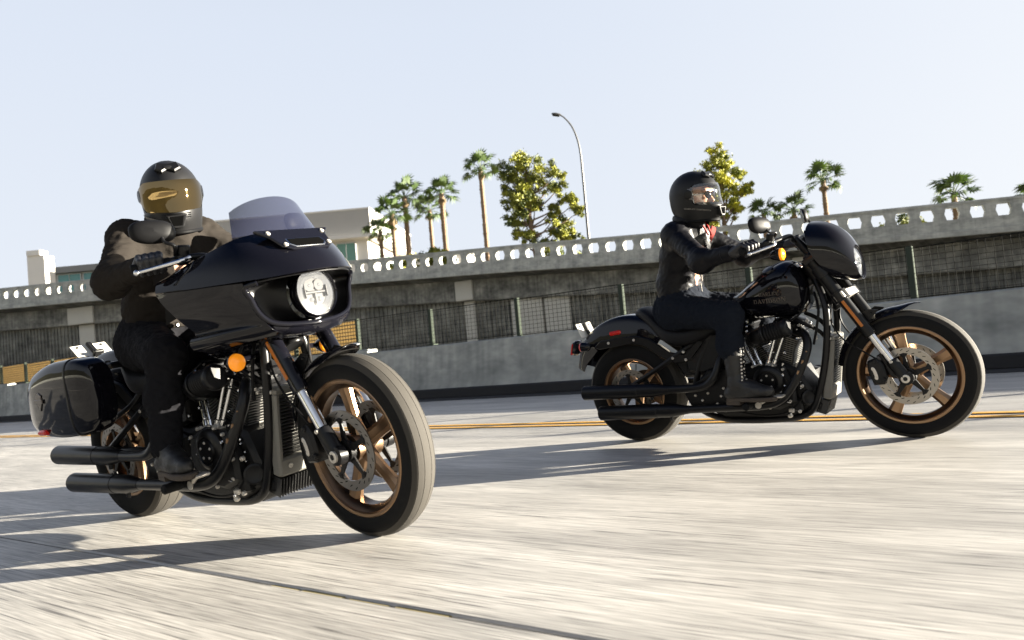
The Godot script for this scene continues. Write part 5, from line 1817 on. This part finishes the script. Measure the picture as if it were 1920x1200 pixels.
# ================================================================ riders
func rider(called: String, label: String, at: Transform3D, P: Dictionary) -> Node3D:
	var root := thing(called, label, "person")
	root.transform = at
	var wr := noise(P.seed, 1.0, FastNoiseLite.TYPE_SIMPLEX_SMOOTH, 3)
	var ridge := noise(P.seed + 7, 1.0, FastNoiseLite.TYPE_SIMPLEX_SMOOTH, 2)
	var V := func(v: Vector3, s: int) -> Vector3: return v * Vector3(1, 1, s)
	var sh: Vector3 = P.shoulder
	var el: Vector3 = P.elbow
	var wri: Vector3 = P.wrist
	var hip: Vector3 = P.hip
	var kn: Vector3 = P.knee
	var an: Vector3 = P.ankle
	var toe: Vector3 = P.toe
	var chest: Vector3 = P.chest
	var waist: Vector3 = P.waist
	var neck: Vector3 = P.neck
	var head: Vector3 = P.head
	# the body itself: one continuous figure
	var prims := [[Vector3(hip.x, hip.y + 0.01, 0), waist, 0.115, 0.105], [waist, chest, 0.105, 0.12], [chest, neck, 0.11, 0.055], [neck, head + Vector3(0, -0.03, 0), 0.052, 0.055], [head + Vector3(-0.015, 0.03, 0), head + Vector3(0.015, 0.0, 0), 0.088, 0.08]]
	for s in [1, -1]:
		prims.append([V.call(hip, s), V.call(kn, s), 0.078, 0.05])
		prims.append([V.call(kn, s), V.call(an, s), 0.05, 0.036])
		prims.append([V.call(an, s), V.call(toe, s), 0.034, 0.026])
		prims.append([Vector3(chest.x, sh.y - 0.02, 0), V.call(sh, s), 0.06, 0.055])
		prims.append([V.call(sh, s), V.call(el, s), 0.047, 0.037])
		prims.append([V.call(el, s), V.call(wri, s), 0.037, 0.028])
		prims.append([V.call(wri, s), V.call(P.hand, s), 0.026, 0.022])
	put("body", body_mesh(prims, 0.014, 0.03), M.skin, root)
	# jacket
	var w: float = P.build
	prims = []
	var hem: Vector3 = P.hem
	for s in [1, -1]:
		prims.append([hem + Vector3(0, -0.05, 0.072 * s), waist + Vector3(0, 0, 0.06 * s), 0.122 * w, 0.112 * w])
		prims.append([waist + Vector3(0, 0, 0.06 * s), chest + Vector3(0, 0, 0.085 * s), 0.112 * w, 0.118 * w])
		prims.append([chest + Vector3(0, 0, 0.085 * s), V.call(sh, s) + Vector3(0, 0.0, -0.02 * s), 0.112 * w, 0.072 * w])
		prims.append([neck + Vector3(-0.02, -0.03, 0), V.call(sh, s), 0.078, 0.066 * w])
		prims.append([V.call(sh, s), V.call(el, s), 0.073 * w, 0.061 * w])
		prims.append([V.call(el, s), V.call(wri, s), 0.061 * w, 0.042 * w])
		prims.append([V.call(el, s) + Vector3(-0.012, -0.012, 0.008 * s), V.call(el, s), 0.055 * w, 0.058 * w])
	prims.append([neck + Vector3(0, -0.04, 0), neck + Vector3(0.012, 0.035, 0), 0.085, 0.082])
	var amp: float = P.fold
	var jw := func(p: Vector3) -> float:
		var q := p
		var d := 0.0
		d += wr.get_noise_3d(q.x * 9.0, q.y * 14.0, q.z * 9.0) * 0.5
		var f := ridge.get_noise_3d(q.x * 13.0 + q.y * 6.0, q.y * 21.0 - q.x * 13.0, q.z * 9.0)
		d += (1.0 - 2.2 * absf(f)) * 0.5
		return d * amp
	var cuts := [Plane(Vector3(P.hem_tilt, -1, 0).normalized(), hem + Vector3(0, 0.0, 0))]
	var jacket := put("jacket", body_mesh(prims, 0.0095, 0.045, cuts, jw), P.jacket, root)
	var a := acc()
	# waistband, cuffs, collar, front edge with buttons or zip: they follow the body
	var ring := []
	for i in 27:
		var g := TAU * i / 26
		ring.append(hem + Vector3(cos(g) * 0.128 * w, 0.012 + P.hem_tilt * cos(g) * 0.128, sin(g) * (0.192 * w)))
	a.tube(ring, 0.012, 8, 2)
	fit("waistband", a, P.jacket, jacket)
	for s in [1, -1]:
		a = acc()
		var d: Vector3 = (V.call(wri, s) - V.call(el, s)).normalized()
		a.lathe([Vector2(-0.055, 0.046 * w), Vector2(-0.05, 0.051 * w), Vector2(0.0, 0.048 * w), Vector2(0.006, 0.044 * w), Vector2(0.002, 0.03)], V.call(wri, s), d, 22)
		fit("cuff", a, P.jacket, jacket)
	a = acc()
	var rows := []
	for k in 5:
		var u := k / 4.0
		var line := PackedVector3Array()
		for i in 25:
			var g := deg_to_rad(lerpf(24.0, 336.0, i / 24.0))
			var r := 0.082 + 0.030 * u * (1.0 - u) * 4.0 * 0.4 + 0.012 * u
			line.append(neck + Vector3(0.012, 0.012 + 0.055 * u - 0.025 * cos(g), 0) + Vector3(cos(g) * r * 1.02, 0, sin(g) * r))
		rows.append(line)
	a.shell(rows, 0.006)
	fit("collar", a, P.jacket, jacket, Transform3D.IDENTITY, 60.0)
	if P.woman:
		# red stripe round the far sleeve, red lining at the throat, pale lit shirt front
		a = acc()
		var e0: Vector3 = V.call(sh.lerp(el, 0.22), -1)
		a.lathe([Vector2(-0.016, 0.070), Vector2(-0.014, 0.0815), Vector2(0.014, 0.0795), Vector2(0.016, 0.066)], e0, (V.call(el, -1) - V.call(sh, -1)).normalized(), 28)
		fit("sleeve_stripe", a, M.red_cloth, jacket)
		a = acc()
		a.tube([neck + Vector3(0.055, 0.045, 0.06), neck + Vector3(0.10, 0.0, 0.035), neck + Vector3(0.12, -0.06, 0.02)], [0.004, 0.006, 0.005], 10)
		a.tube([neck + Vector3(0.055, 0.045, -0.06), neck + Vector3(0.10, 0.0, -0.035), neck + Vector3(0.12, -0.06, -0.02)], [0.004, 0.006, 0.005], 10)
		fit("lining", a, M.red_cloth, jacket)
	a = acc()
	for i in 6:
		var u := (i + 0.5) / 6.0
		var p := chest.lerp(hem, u) + Vector3(0.128 * w + 0.008 * sin(PI * u), 0.06 * (1.0 - u), 0.012)
		if P.woman: a.box(p, Vector3(0.006, 0.05, 0.006), 0.001)
		else: a.bolt(p, Vector3.RIGHT, 0.009, 0.004)
	fit("zip" if P.woman else "buttons", a, M.steel, jacket)
	# seams, pocket flaps and a lighter row of stitching that follow the cloth
	for s in [1, -1]:
		a = acc()
		var dd: Vector3 = (V.call(el, s) - V.call(sh, s)).normalized()
		a.lathe([Vector2(-0.005, 0.070 * w), Vector2(0.0, 0.0775 * w), Vector2(0.005, 0.070 * w)], V.call(sh, s) + dd * 0.03, dd, 24)
		a.lathe([Vector2(-0.004, 0.050 * w), Vector2(0.0, 0.0655 * w), Vector2(0.004, 0.050 * w)], V.call(sh.lerp(el, 0.86), s), dd, 24)
		fit("sleeve_seam", a, P.jacket, jacket)
		a = acc()
		var pb := Basis(Vector3.UP, -0.42 * s) * Basis(Vector3.BACK, 0.30)
		a.box(chest + Vector3(0.117 * w, 0.015, 0.088 * s), Vector3(0.012, 0.045, 0.105), 0.004, pb)
		a.box(chest + Vector3(0.112 * w, -0.055, 0.086 * s), Vector3(0.010, 0.105, 0.095), 0.004, pb)
		a.bolt(chest + Vector3(0.126 * w, 0.002, 0.092 * s), pb.x, 0.008, 0.004)
		fit("chest_pocket", a, P.jacket, jacket)
	# trousers
	prims = []
	for s in [1, -1]:
		prims.append([Vector3(hip.x - 0.03, hip.y, 0.06 * s), V.call(hip, s), 0.135, 0.122])
		prims.append([V.call(hip, s), V.call(kn, s) + Vector3(0, 0.0, 0), 0.108, 0.074])
		prims.append([V.call(kn, s), V.call(kn.lerp(an, 0.45), s) + Vector3(-0.015, 0, 0), 0.072, 0.066])
		prims.append([V.call(kn.lerp(an, 0.45), s) + Vector3(-0.015, 0, 0), V.call(P.trouser_end, s), 0.066, 0.056])
	prims.append([Vector3(hip.x + 0.01, hip.y + 0.07, 0.05), Vector3(hip.x + 0.01, hip.y + 0.07, -0.05), 0.12, 0.12])
	var tw := func(p: Vector3) -> float:
		var f := ridge.get_noise_3d(p.x * 17.0, p.y * 30.0 + p.x * 12.0, p.z * 14.0 + 9.0)
		return (1.0 - 2.4 * absf(f)) * 0.0065 + wr.get_noise_3d(p.x * 8.0, p.y * 8.0, p.z * 8.0) * 0.003
	var trousers := put("jeans", body_mesh(prims, 0.010, 0.04, [], tw), P.trousers, root)
	a = acc()
	for s in [1, -1]:
		var seam := []
		for i in 7:
			var u := i / 6.0
			var p: Vector3 = V.call(hip.lerp(kn, u), s)
			seam.append(p + Vector3(0.01, 0.045, s * (0.092 - 0.036 * u)))
		a.tube(seam, 0.0035, 6, 3)
	fit("side_seam", a, P.trousers, trousers)
	# boots
	for s in [1, -1]:
		var A: Vector3 = V.call(an, s)
		var T: Vector3 = V.call(toe, s)
		var fw := (T - A) * Vector3(1, 0, 1)
		var heel := A + Vector3(-0.045, -0.055, 0)
		prims = [[heel, A + Vector3(0.0, -0.02, 0), 0.036, 0.042], [heel + Vector3(0.02, 0, 0), A.lerp(T, 0.6) + Vector3(0, -0.02, 0), 0.036, 0.042], [A.lerp(T, 0.55) + Vector3(0, -0.015, 0), T, 0.042, 0.034], [A, A.lerp(V.call(kn, s), P.boot_high), 0.046, P.boot_top], [A, A.lerp(T, 0.5), 0.045, 0.04]]
		var bw := func(p: Vector3) -> float: return wr.get_noise_3d(p.x * 14.0, p.y * 30.0, p.z * 14.0) * 0.004
		var top: Vector3 = A.lerp(V.call(kn, s), P.boot_high)
		var boot := put("boot", body_mesh(prims, 0.0065, 0.02, [Plane(Vector3.DOWN, Vector3(0, A.y - 0.082, 0)), Plane((top - A).normalized(), top)], bw), M.boot, root)
		a = acc()
		var sole := []
		for q in [Vector2(-0.05, 0.030), Vector2(-0.035, 0.038), Vector2(0.04, 0.036), Vector2(0.12, 0.046), Vector2(0.19, 0.044), Vector2(0.235, 0.028), Vector2(0.248, 0.0)]: sole.append(q)
		for i in range(5, -1, -1): sole.append(sole[i] * Vector2(1, -1))
		var fd := fw.normalized()
		var sb := Basis(fd, fd.cross(Vector3.UP) * -1.0, Vector3.UP)
		a.prism(sole, Transform3D(sb, heel + Vector3(0.035, -0.035, 0)), 0.022, 0.005)
		a.prism([Vector2(-0.052, 0.032), Vector2(0.03, 0.036), Vector2(0.035, -0.036), Vector2(-0.052, -0.032)], Transform3D(sb, heel + Vector3(0.035, -0.052, 0)), 0.024, 0.003)
		fit("sole", a, M.sole, boot)
		a = acc()
		if P.woman:
			for i in 11:   # eyelets up the shaft and a few over the instep
				var u := i / 10.0
				for z in [0.018, -0.018]:
					var p := A.lerp(V.call(kn, s), u * P.boot_high * 0.93) + Vector3(0.047 + 0.012 * u, 0.0, z)
					a.lathe([Vector2(-0.003, 0.003), Vector2(0.002, 0.0065), Vector2(0.004, 0.004)], p + Vector3(0, 0, 0.018 * s), Vector3(0.8, 0, 0.6 * s).normalized(), 10)
			for i in 3: a.lathe([Vector2(-0.003, 0.003), Vector2(0.002, 0.0065), Vector2(0.004, 0.004)], A.lerp(T, 0.15 + 0.12 * i) + Vector3(0, 0.043, 0.016 * s), Vector3.UP, 10)
			fit("eyelets", a, M.alloy, boot)
			a = acc()
			for i in 10:
				var u := (i + 0.5) / 10.0
				var p := A.lerp(V.call(kn, s), u * P.boot_high * 0.93) + Vector3(0.052 + 0.012 * u, 0, 0)
				a.box(p, Vector3(0.006, 0.007, 0.05), 0.002, Basis(Vector3.RIGHT, 0.5 if i % 2 else -0.5))
			fit("laces", a, M.plastic, boot)
		else:
			for i in 4:
				a.box(A.lerp(T, 0.18 + 0.11 * i) + Vector3(0.0, 0.041 - 0.006 * i, 0), Vector3(0.006, 0.006, 0.05), 0.002)
			fit("laces", a, M.plastic, boot)
	# gloves: palm, thumb and four fingers closed on the grip
	for s in [1, -1]:
		var H: Vector3 = V.call(P.hand, s)
		var W: Vector3 = V.call(wri, s)
		var gd: Vector3 = V.call(P.grip_dir, s)      # along the bar, outwards
		var f := (H - W).normalized()
		f = (f - gd * f.dot(gd)).normalized()
		var up := gd.cross(f) * float(s)
		if up.y < 0: up = -up
		prims = [[W - f * 0.01, W + f * 0.025, 0.036, 0.033]]
		for i in 4:
			var off := gd * (0.034 - 0.0225 * i)
			var kn0 := H + off + up * 0.034 - f * 0.006
			prims.append([W + f * 0.02 + off * 0.6, kn0, 0.021, 0.0145])
			var ln: float = [0.9, 1.0, 1.05, 0.95][3 - i] if s > 0 else [0.95, 1.05, 1.0, 0.9][i]
			var k1 := H + off + f * 0.033 * ln + up * 0.020
			var k2 := H + off + f * 0.032 * ln - up * 0.012
			var k3 := H + off + f * 0.008 - up * 0.028
			prims.append([kn0, k1, 0.0128, 0.0112])
			prims.append([k1, k2, 0.0112, 0.0102])
			prims.append([k2, k3, 0.0102, 0.0092])
		var th := H - gd * 0.040
		prims.append([W + f * 0.01 - gd * 0.018 - up * 0.008, th - f * 0.018 - up * 0.012, 0.019, 0.0145])
		prims.append([th - f * 0.018 - up * 0.012, th + f * 0.012 - up * 0.020, 0.0135, 0.0118])
		prims.append([th + f * 0.012 - up * 0.020, th + f * 0.032 - up * 0.012, 0.0118, 0.010])
		var glove := put("glove", body_mesh(prims, 0.0035, 0.006), M.glove, root)
		a = acc()
		a.lathe([Vector2(-0.012, 0.034), Vector2(-0.01, 0.0385), Vector2(0.006, 0.038), Vector2(0.01, 0.034)], W + f * 0.008, f, 20)
		fit("wrist_strap", a, M.leather, glove)
		if P.woman:
			a = acc()
			for i in 4:
				var off := gd * (0.034 - 0.0225 * i)
				a.ball(H + off + up * 0.044 - f * 0.002, Vector3(0.012, 0.006, 0.009), Basis.IDENTITY, 10)
			fit("knuckle_guard", a, M.leather, glove)
	helmet(root, head, P)
	return root

func helmet(root: Node3D, head: Vector3, P: Dictionary) -> void:
	var b := Basis(Vector3.UP, P.head_yaw) * Basis(Vector3.BACK, P.head_pitch)
	var o := Node3D.new()
	o.name = "helmet"
	root.add_child(o)
	o.transform = Transform3D(b, head)
	# shell as a profile turned round: x forward; the face opening is left free
	var surf := func(az: float, v: float, grow: float) -> Vector3:
		# az: 0 is forward; v: -1 chin level, 1 crown
		var h := lerpf(-0.152, 0.150, (v + 1.0) / 2.0)
		var y := h
		var t := clampf((h - 0.01) / 0.142, 0.0, 1.0)
		var r := sqrt(maxf(0.0, 1.0 - t * t)) if h > 0.01 else 1.0 - 0.16 * pow((0.01 - h) / 0.162, 1.8)
		var fx := 0.158 + grow
		var c := cos(az)
		var bx := 0.150 + grow
		var sx := fx if c > 0 else bx
		# chin juts forward, nape tucks in
		if h < 0.0: sx += (0.030 * smoothstep(0.0, 0.10, -h) - 0.012 * smoothstep(0.10, 0.16, -h)) if c > 0 else -0.030 * smoothstep(0.02, 0.15, -h)
		var zz := 0.122 + grow
		var n := 1.0
		if c > 0 and h < 0.0: zz *= 1.0 - 0.10 * pow(c, 2.0) * smoothstep(0.0, 0.12, -h)
		return Vector3(c * sx * r * n - 0.004, y + (0.022 * c if h < -0.05 else 0.022 * c * clampf(-h / 0.05, 0.0, 1.0)) * (1.0 if c < 0 else -0.2), sin(az) * zz * r)
	var open := func(az: float, h: float) -> bool: return absf(az) < 1.22 and h > -0.062 + 0.012 * absf(az) and h < 0.050
	var a := acc()
	var NU := 64
	var NV := 44
	var from := 0
	for j in NV:
		for i in NU:
			var v0 := lerpf(-1.0, 0.9999, float(j) / NV)
			var v1 := lerpf(-1.0, 0.9999, float(j + 1) / NV)
			# crown rings crowd together so that the dome closes
			var g0 := TAU * i / NU - PI
			var g1 := TAU * (i + 1) / NU - PI
			var hm := lerpf(-0.152, 0.150, ((v0 + v1) / 2 + 1.0) / 2.0)
			if open.call((g0 + g1) / 2, hm): continue
			a.quad(surf.call(g0, v0, 0.0), surf.call(g0, v1, 0.0), surf.call(g1, v1, 0.0), surf.call(g1, v0, 0.0))
			a.quad(surf.call(g0, v0, -0.018), surf.call(g1, v0, -0.018), surf.call(g1, v1, -0.018), surf.call(g0, v1, -0.018))
	fit("shell", a, M.helmet, o, Transform3D.IDENTITY, 60.0)
	# trim round the lower edge and the eye port
	a = acc()
	var pts := []
	for i in 41: pts.append(surf.call(TAU * i / 40 - PI, -1.0, -0.004))
	a.tube(pts, 0.009, 8, 2)
	pts = []
	var vo := func(h: float) -> float: return (h + 0.152) / 0.302 * 2.0 - 1.0
	for i in 17:
		var g := lerpf(-1.22, 1.22, i / 16.0)
		pts.append(surf.call(g, vo.call(0.050), -0.001))
	for i in 17:
		var g := lerpf(1.22, -1.22, i / 16.0)
		pts.append(surf.call(g, vo.call(-0.062 + 0.012 * absf(g)), -0.001))
	pts.append(pts[0])
	a.tube(pts, 0.006, 8, 2)
	fit("edge_trim", a, M.plastic, o)
	# visor
	var rows := []
	for k in 9:
		var line := PackedVector3Array()
		for i in 33:
			var g := lerpf(-1.36, 1.36, i / 32.0)
			var edge := smoothstep(0.72, 1.0, absf(g) / 1.36)
			var h0 := lerpf(-0.070 + 0.010 * absf(g), -0.018, edge)
			var h1 := lerpf(0.060, 0.040, edge)
			line.append(surf.call(g, vo.call(lerpf(h0, h1, k / 8.0)), 0.006))
		rows.append(line)
	a = acc()
	a.shell(rows, 0.0025)
	fit("visor", a, M.clear_visor if P.woman else M.gold_visor, o, Transform3D.IDENTITY, 60.0)
	for s in [1, -1]:
		a = acc()
		var p: Vector3 = surf.call(1.36 * s, vo.call(0.008), 0.008)
		a.lathe([Vector2(-0.012, 0.028), Vector2(-0.002, 0.028), Vector2(0.001, 0.024), Vector2(0.001, 0.004)], p, Vector3(0.2, 0, s).normalized(), 28)
		fit("visor_pivot", a, M.satin, o)
	# vents: brow scoop, chin vent
	a = acc()
	var top := Vector3(0.108, 0.112, 0)
	var tb := Basis(Vector3.BACK, -0.78)
	a.prism([Vector2(-0.052, -0.01), Vector2(-0.025, -0.028), Vector2(0.0, -0.010), Vector2(0.025, -0.028), Vector2(0.052, -0.01), Vector2(0.04, 0.03), Vector2(0.0, 0.018), Vector2(-0.04, 0.03)], Transform3D(tb * Basis(Vector3.BACK, Vector3.LEFT, Vector3.UP), top), 0.022, 0.006)
	var scoop := fit("brow_vent", a, M.satin, o)
	a = acc()
	a.box(top + tb * Vector3(0.004, 0.007, 0), Vector3(0.020, 0.012, 0.036), 0.004, tb)
	fit("vent_slider", a, M.helmet, scoop)
	a = acc()
	a.prism([Vector2(-0.040, 0.018), Vector2(0.040, 0.018), Vector2(0.026, -0.030), Vector2(0.014, -0.040), Vector2(-0.014, -0.040), Vector2(-0.026, -0.030)], Transform3D(Basis(Vector3.BACK, Vector3.UP, Vector3.LEFT), Vector3(0.170, -0.102, 0)), 0.022, 0.006)
	var chin := fit("chin_vent", a, M.helmet, o)
	a = acc()
	a.prism([Vector2(-0.028, 0.012), Vector2(0.028, 0.012), Vector2(0.017, -0.028), Vector2(-0.017, -0.028)], Transform3D(Basis(Vector3.BACK, Vector3.UP, Vector3.LEFT), Vector3(0.1795, -0.102, 0)), 0.006, 0.002)
	fit("vent_mesh", a, M.dark_hole, chin)
	a = acc()
	for k in 3:
		pts = []
		for i in 9: pts.append(surf.call(lerpf(-0.55, 0.55, i / 8.0), vo.call(-0.076 - 0.008 * k), 0.002))
		a.tube(pts, 0.0025, 6, 2)
	fit("chin_ribs", a, M.satin, o)
	var side := func(x: float, y: float, hgt: float) -> Vector3:
		# azimuth falls as the text runs forward
		return surf.call(1.12 - x * 8.0, vo.call(-0.085 - x * 0.25 + y), 0.0015 + hgt)
	put("lettering", wrapped_text("HARLEY-DAVIDSON", 0.012, 1.0, Vector3(0, 0, 0), side), M.thread, o)
	if P.woman:
		# what the clear visor shows: cheeks, nose, dark glasses, cheek pads, strands of hair at the nape
		var prims := [[Vector3(0.03, -0.03, 0.03), Vector3(0.055, -0.055, 0.022), 0.055, 0.045], [Vector3(0.03, -0.03, -0.03), Vector3(0.055, -0.055, -0.022), 0.055, 0.045], [Vector3(0.02, 0.03, 0.0), Vector3(0.045, -0.03, 0), 0.072, 0.06], [Vector3(0.100, -0.005, 0), Vector3(0.124, -0.040, 0), 0.007, 0.0085], [Vector3(0.112, -0.043, 0.008), Vector3(0.112, -0.043, -0.008), 0.0065, 0.0065], [Vector3(0.100, -0.068, 0.016), Vector3(0.100, -0.068, -0.016), 0.010, 0.010], [Vector3(0.095, 0.020, 0.035), Vector3(0.100, 0.020, -0.035), 0.014, 0.014]]
		var face := put("face", body_mesh(prims, 0.004, 0.018), M.skin, o)
		a = acc()
		for s in [1, -1]:
			a.lathe([Vector2(-0.002, 0.023), Vector2(0.002, 0.024), Vector2(0.005, 0.02), Vector2(0.007, 0.004)], Vector3(0.112, -0.006, 0.034 * s), Vector3(0.93, 0, 0.36 * s), 24)
			a.tube([Vector3(0.108, 0.002, 0.055 * s), Vector3(0.06, 0.004, 0.082 * s), Vector3(0.0, 0.0, 0.088 * s)], 0.003, 8)
		a.tube([Vector3(0.121, 0.0, 0.014), Vector3(0.124, 0.003, 0.0), Vector3(0.121, 0.0, -0.014)], 0.003, 8)
		fit("sunglasses", a, M.gloss, face)
		a = acc()
		var rn := RandomNumberGenerator.new()
		rn.seed = 5
		for i in 26:
			var z := rn.randf_range(-0.06, 0.06)
			var p0 := Vector3(-0.09, -0.11, z)
			a.tube([p0, p0 + Vector3(-0.04 - rn.randf() * 0.02, -0.05, rn.randf_range(-0.02, 0.02)), p0 + Vector3(-0.05 - rn.randf() * 0.04, -0.11 - rn.randf() * 0.04, rn.randf_range(-0.04, 0.04))], [0.006, 0.005, 0.001], 5, 4)
		fit("hair", a, M.boot, o)

func build_motorcycles() -> Array:
	var tilt := func(at: Vector3, yaw: float, lean: float) -> Transform3D:
		return Transform3D(Basis(Vector3.UP, deg_to_rad(yaw)) * Basis(Vector3.RIGHT, deg_to_rad(lean)), at)
	var left: Transform3D = tilt.call(Vector3(-3.09, 0.0, -2.0), 0.8, 7.0)
	var right: Transform3D = tilt.call(Vector3(-1.79, 0.0, -4.647), 0.7, 5.8)
	var ax := Vector3(FORK_UP.x, FORK_UP.y, 0)
	var p := fork_at(0.6, 0) + Vector3(-0.05, -0.03, 0)
	var turn := Transform3D(Basis(ax, deg_to_rad(-4.0)), p - Basis(ax, deg_to_rad(-4.0)) * p)
	var root := thing("touring_motorcycle", "glossy black motorcycle with big front fairing, smoked windscreen and hard saddlebags, nearer the camera", "motorcycle")
	root.transform = left
	front_end(root, turn, true)
	middle(root)
	touring_fairing(root)
	for s in [1, -1]: saddlebag(root, s)
	var bar := [Vector3(0.335, 1.08, 0.06), Vector3(0.345, 1.11, 0.16), Vector3(0.335, 1.125, 0.25), Vector3(0.238, 1.105, 0.425)]
	handlebar(root, Transform3D.IDENTITY, bar)
	for s in [1, -1]:
		mirror(root, Vector3(0.29 if s > 0 else 0.21, 1.235 if s > 0 else 1.255, 0.36 * s), Vector3(0.31 if s > 0 else 0.25, 1.135, 0.30 * s), s, Transform3D.IDENTITY)
		indicator(root, Vector3(0.435, 0.71, 0.215 * s), Vector3(0.42, 0.72, 0.12 * s), 0.035, Transform3D.IDENTITY)
	number_plate(root, Vector3(-1.10, 0.84, 0.0), Basis(Vector3.BACK, 0.9))
	rider("person", "person in dark denim jacket and mirrored gold visor, riding the motorcycle with saddlebags", left, {
		seed = 31, woman = false, build = 0.92, fold = 0.011, jacket = M.denim_black, trousers = M.jeans_black,
		shoulder = Vector3(-0.24, 1.28, 0.18), elbow = Vector3(-0.095, 1.10, 0.345), wrist = Vector3(0.165, 1.12, 0.352), hand = Vector3(0.258, 1.113, 0.372), grip_dir = Vector3(-0.48, -0.06, 0.87).normalized(),
		hip = Vector3(-0.40, 0.83, 0.095), knee = Vector3(0.02, 0.775, 0.245), ankle = Vector3(-0.01, 0.40, 0.295), toe = Vector3(0.16, 0.34, 0.33),
		hem = Vector3(-0.38, 0.86, 0), hem_tilt = 0.15, waist = Vector3(-0.365, 0.98, 0), chest = Vector3(-0.265, 1.17, 0), neck = Vector3(-0.185, 1.295, 0), head = Vector3(-0.14, 1.442, 0.0),
		trouser_end = Vector3(-0.012, 0.41, 0.295), boot_high = 0.25, boot_top = 0.046, head_yaw = -0.50, head_pitch = -0.12})
	root = thing("cruiser_motorcycle", "black motorcycle with small headlight cowl and bronze wheels, farther from the camera", "motorcycle")
	root.transform = right
	front_end(root, Transform3D.IDENTITY, false)
	middle(root)
	sport_fairing(root, Transform3D.IDENTITY)
	bar = [Vector3(0.325, 1.125, 0.06), Vector3(0.335, 1.155, 0.16), Vector3(0.295, 1.14, 0.28), Vector3(0.175, 1.108, 0.465)]
	handlebar(root, Transform3D.IDENTITY, bar)
	for s in [1, -1]:
		mirror(root, Vector3(0.265, 1.235 if s > 0 else 1.275, 0.39 * s), Vector3(0.285, 1.145, 0.315 * s), s, Transform3D.IDENTITY)
		indicator(root, Vector3(0.325, 1.065, 0.335 * s), Vector3(0.29, 1.11, 0.30 * s), 0.034, Transform3D.IDENTITY)
	number_plate(root, Vector3(-1.15, 0.755, 0.0), Basis(Vector3.BACK, 0.35))
	rider("person", "person in black leather jacket, clear visor and laced boots, riding the cowled motorcycle", right, {
		seed = 77, woman = true, build = 0.93, fold = 0.0055, jacket = M.leather, trousers = M.jeans,
		shoulder = Vector3(-0.335, 1.27, 0.17), elbow = Vector3(-0.115, 1.095, 0.33), wrist = Vector3(0.095, 1.115, 0.395), hand = Vector3(0.195, 1.115, 0.415), grip_dir = Vector3(-0.53, -0.14, 0.83).normalized(),
		hip = Vector3(-0.42, 0.815, 0.095), knee = Vector3(-0.035, 0.765, 0.25), ankle = Vector3(-0.03, 0.385, 0.29), toe = Vector3(0.155, 0.335, 0.325),
		hem = Vector3(-0.42, 0.845, 0), hem_tilt = 0.12, waist = Vector3(-0.425, 0.98, 0), chest = Vector3(-0.36, 1.155, 0), neck = Vector3(-0.305, 1.300, 0), head = Vector3(-0.25, 1.487, 0.0),
		trouser_end = Vector3(-0.045, 0.57, 0.275), boot_high = 0.55, boot_top = 0.06, head_yaw = -0.10, head_pitch = -0.03})
	return []
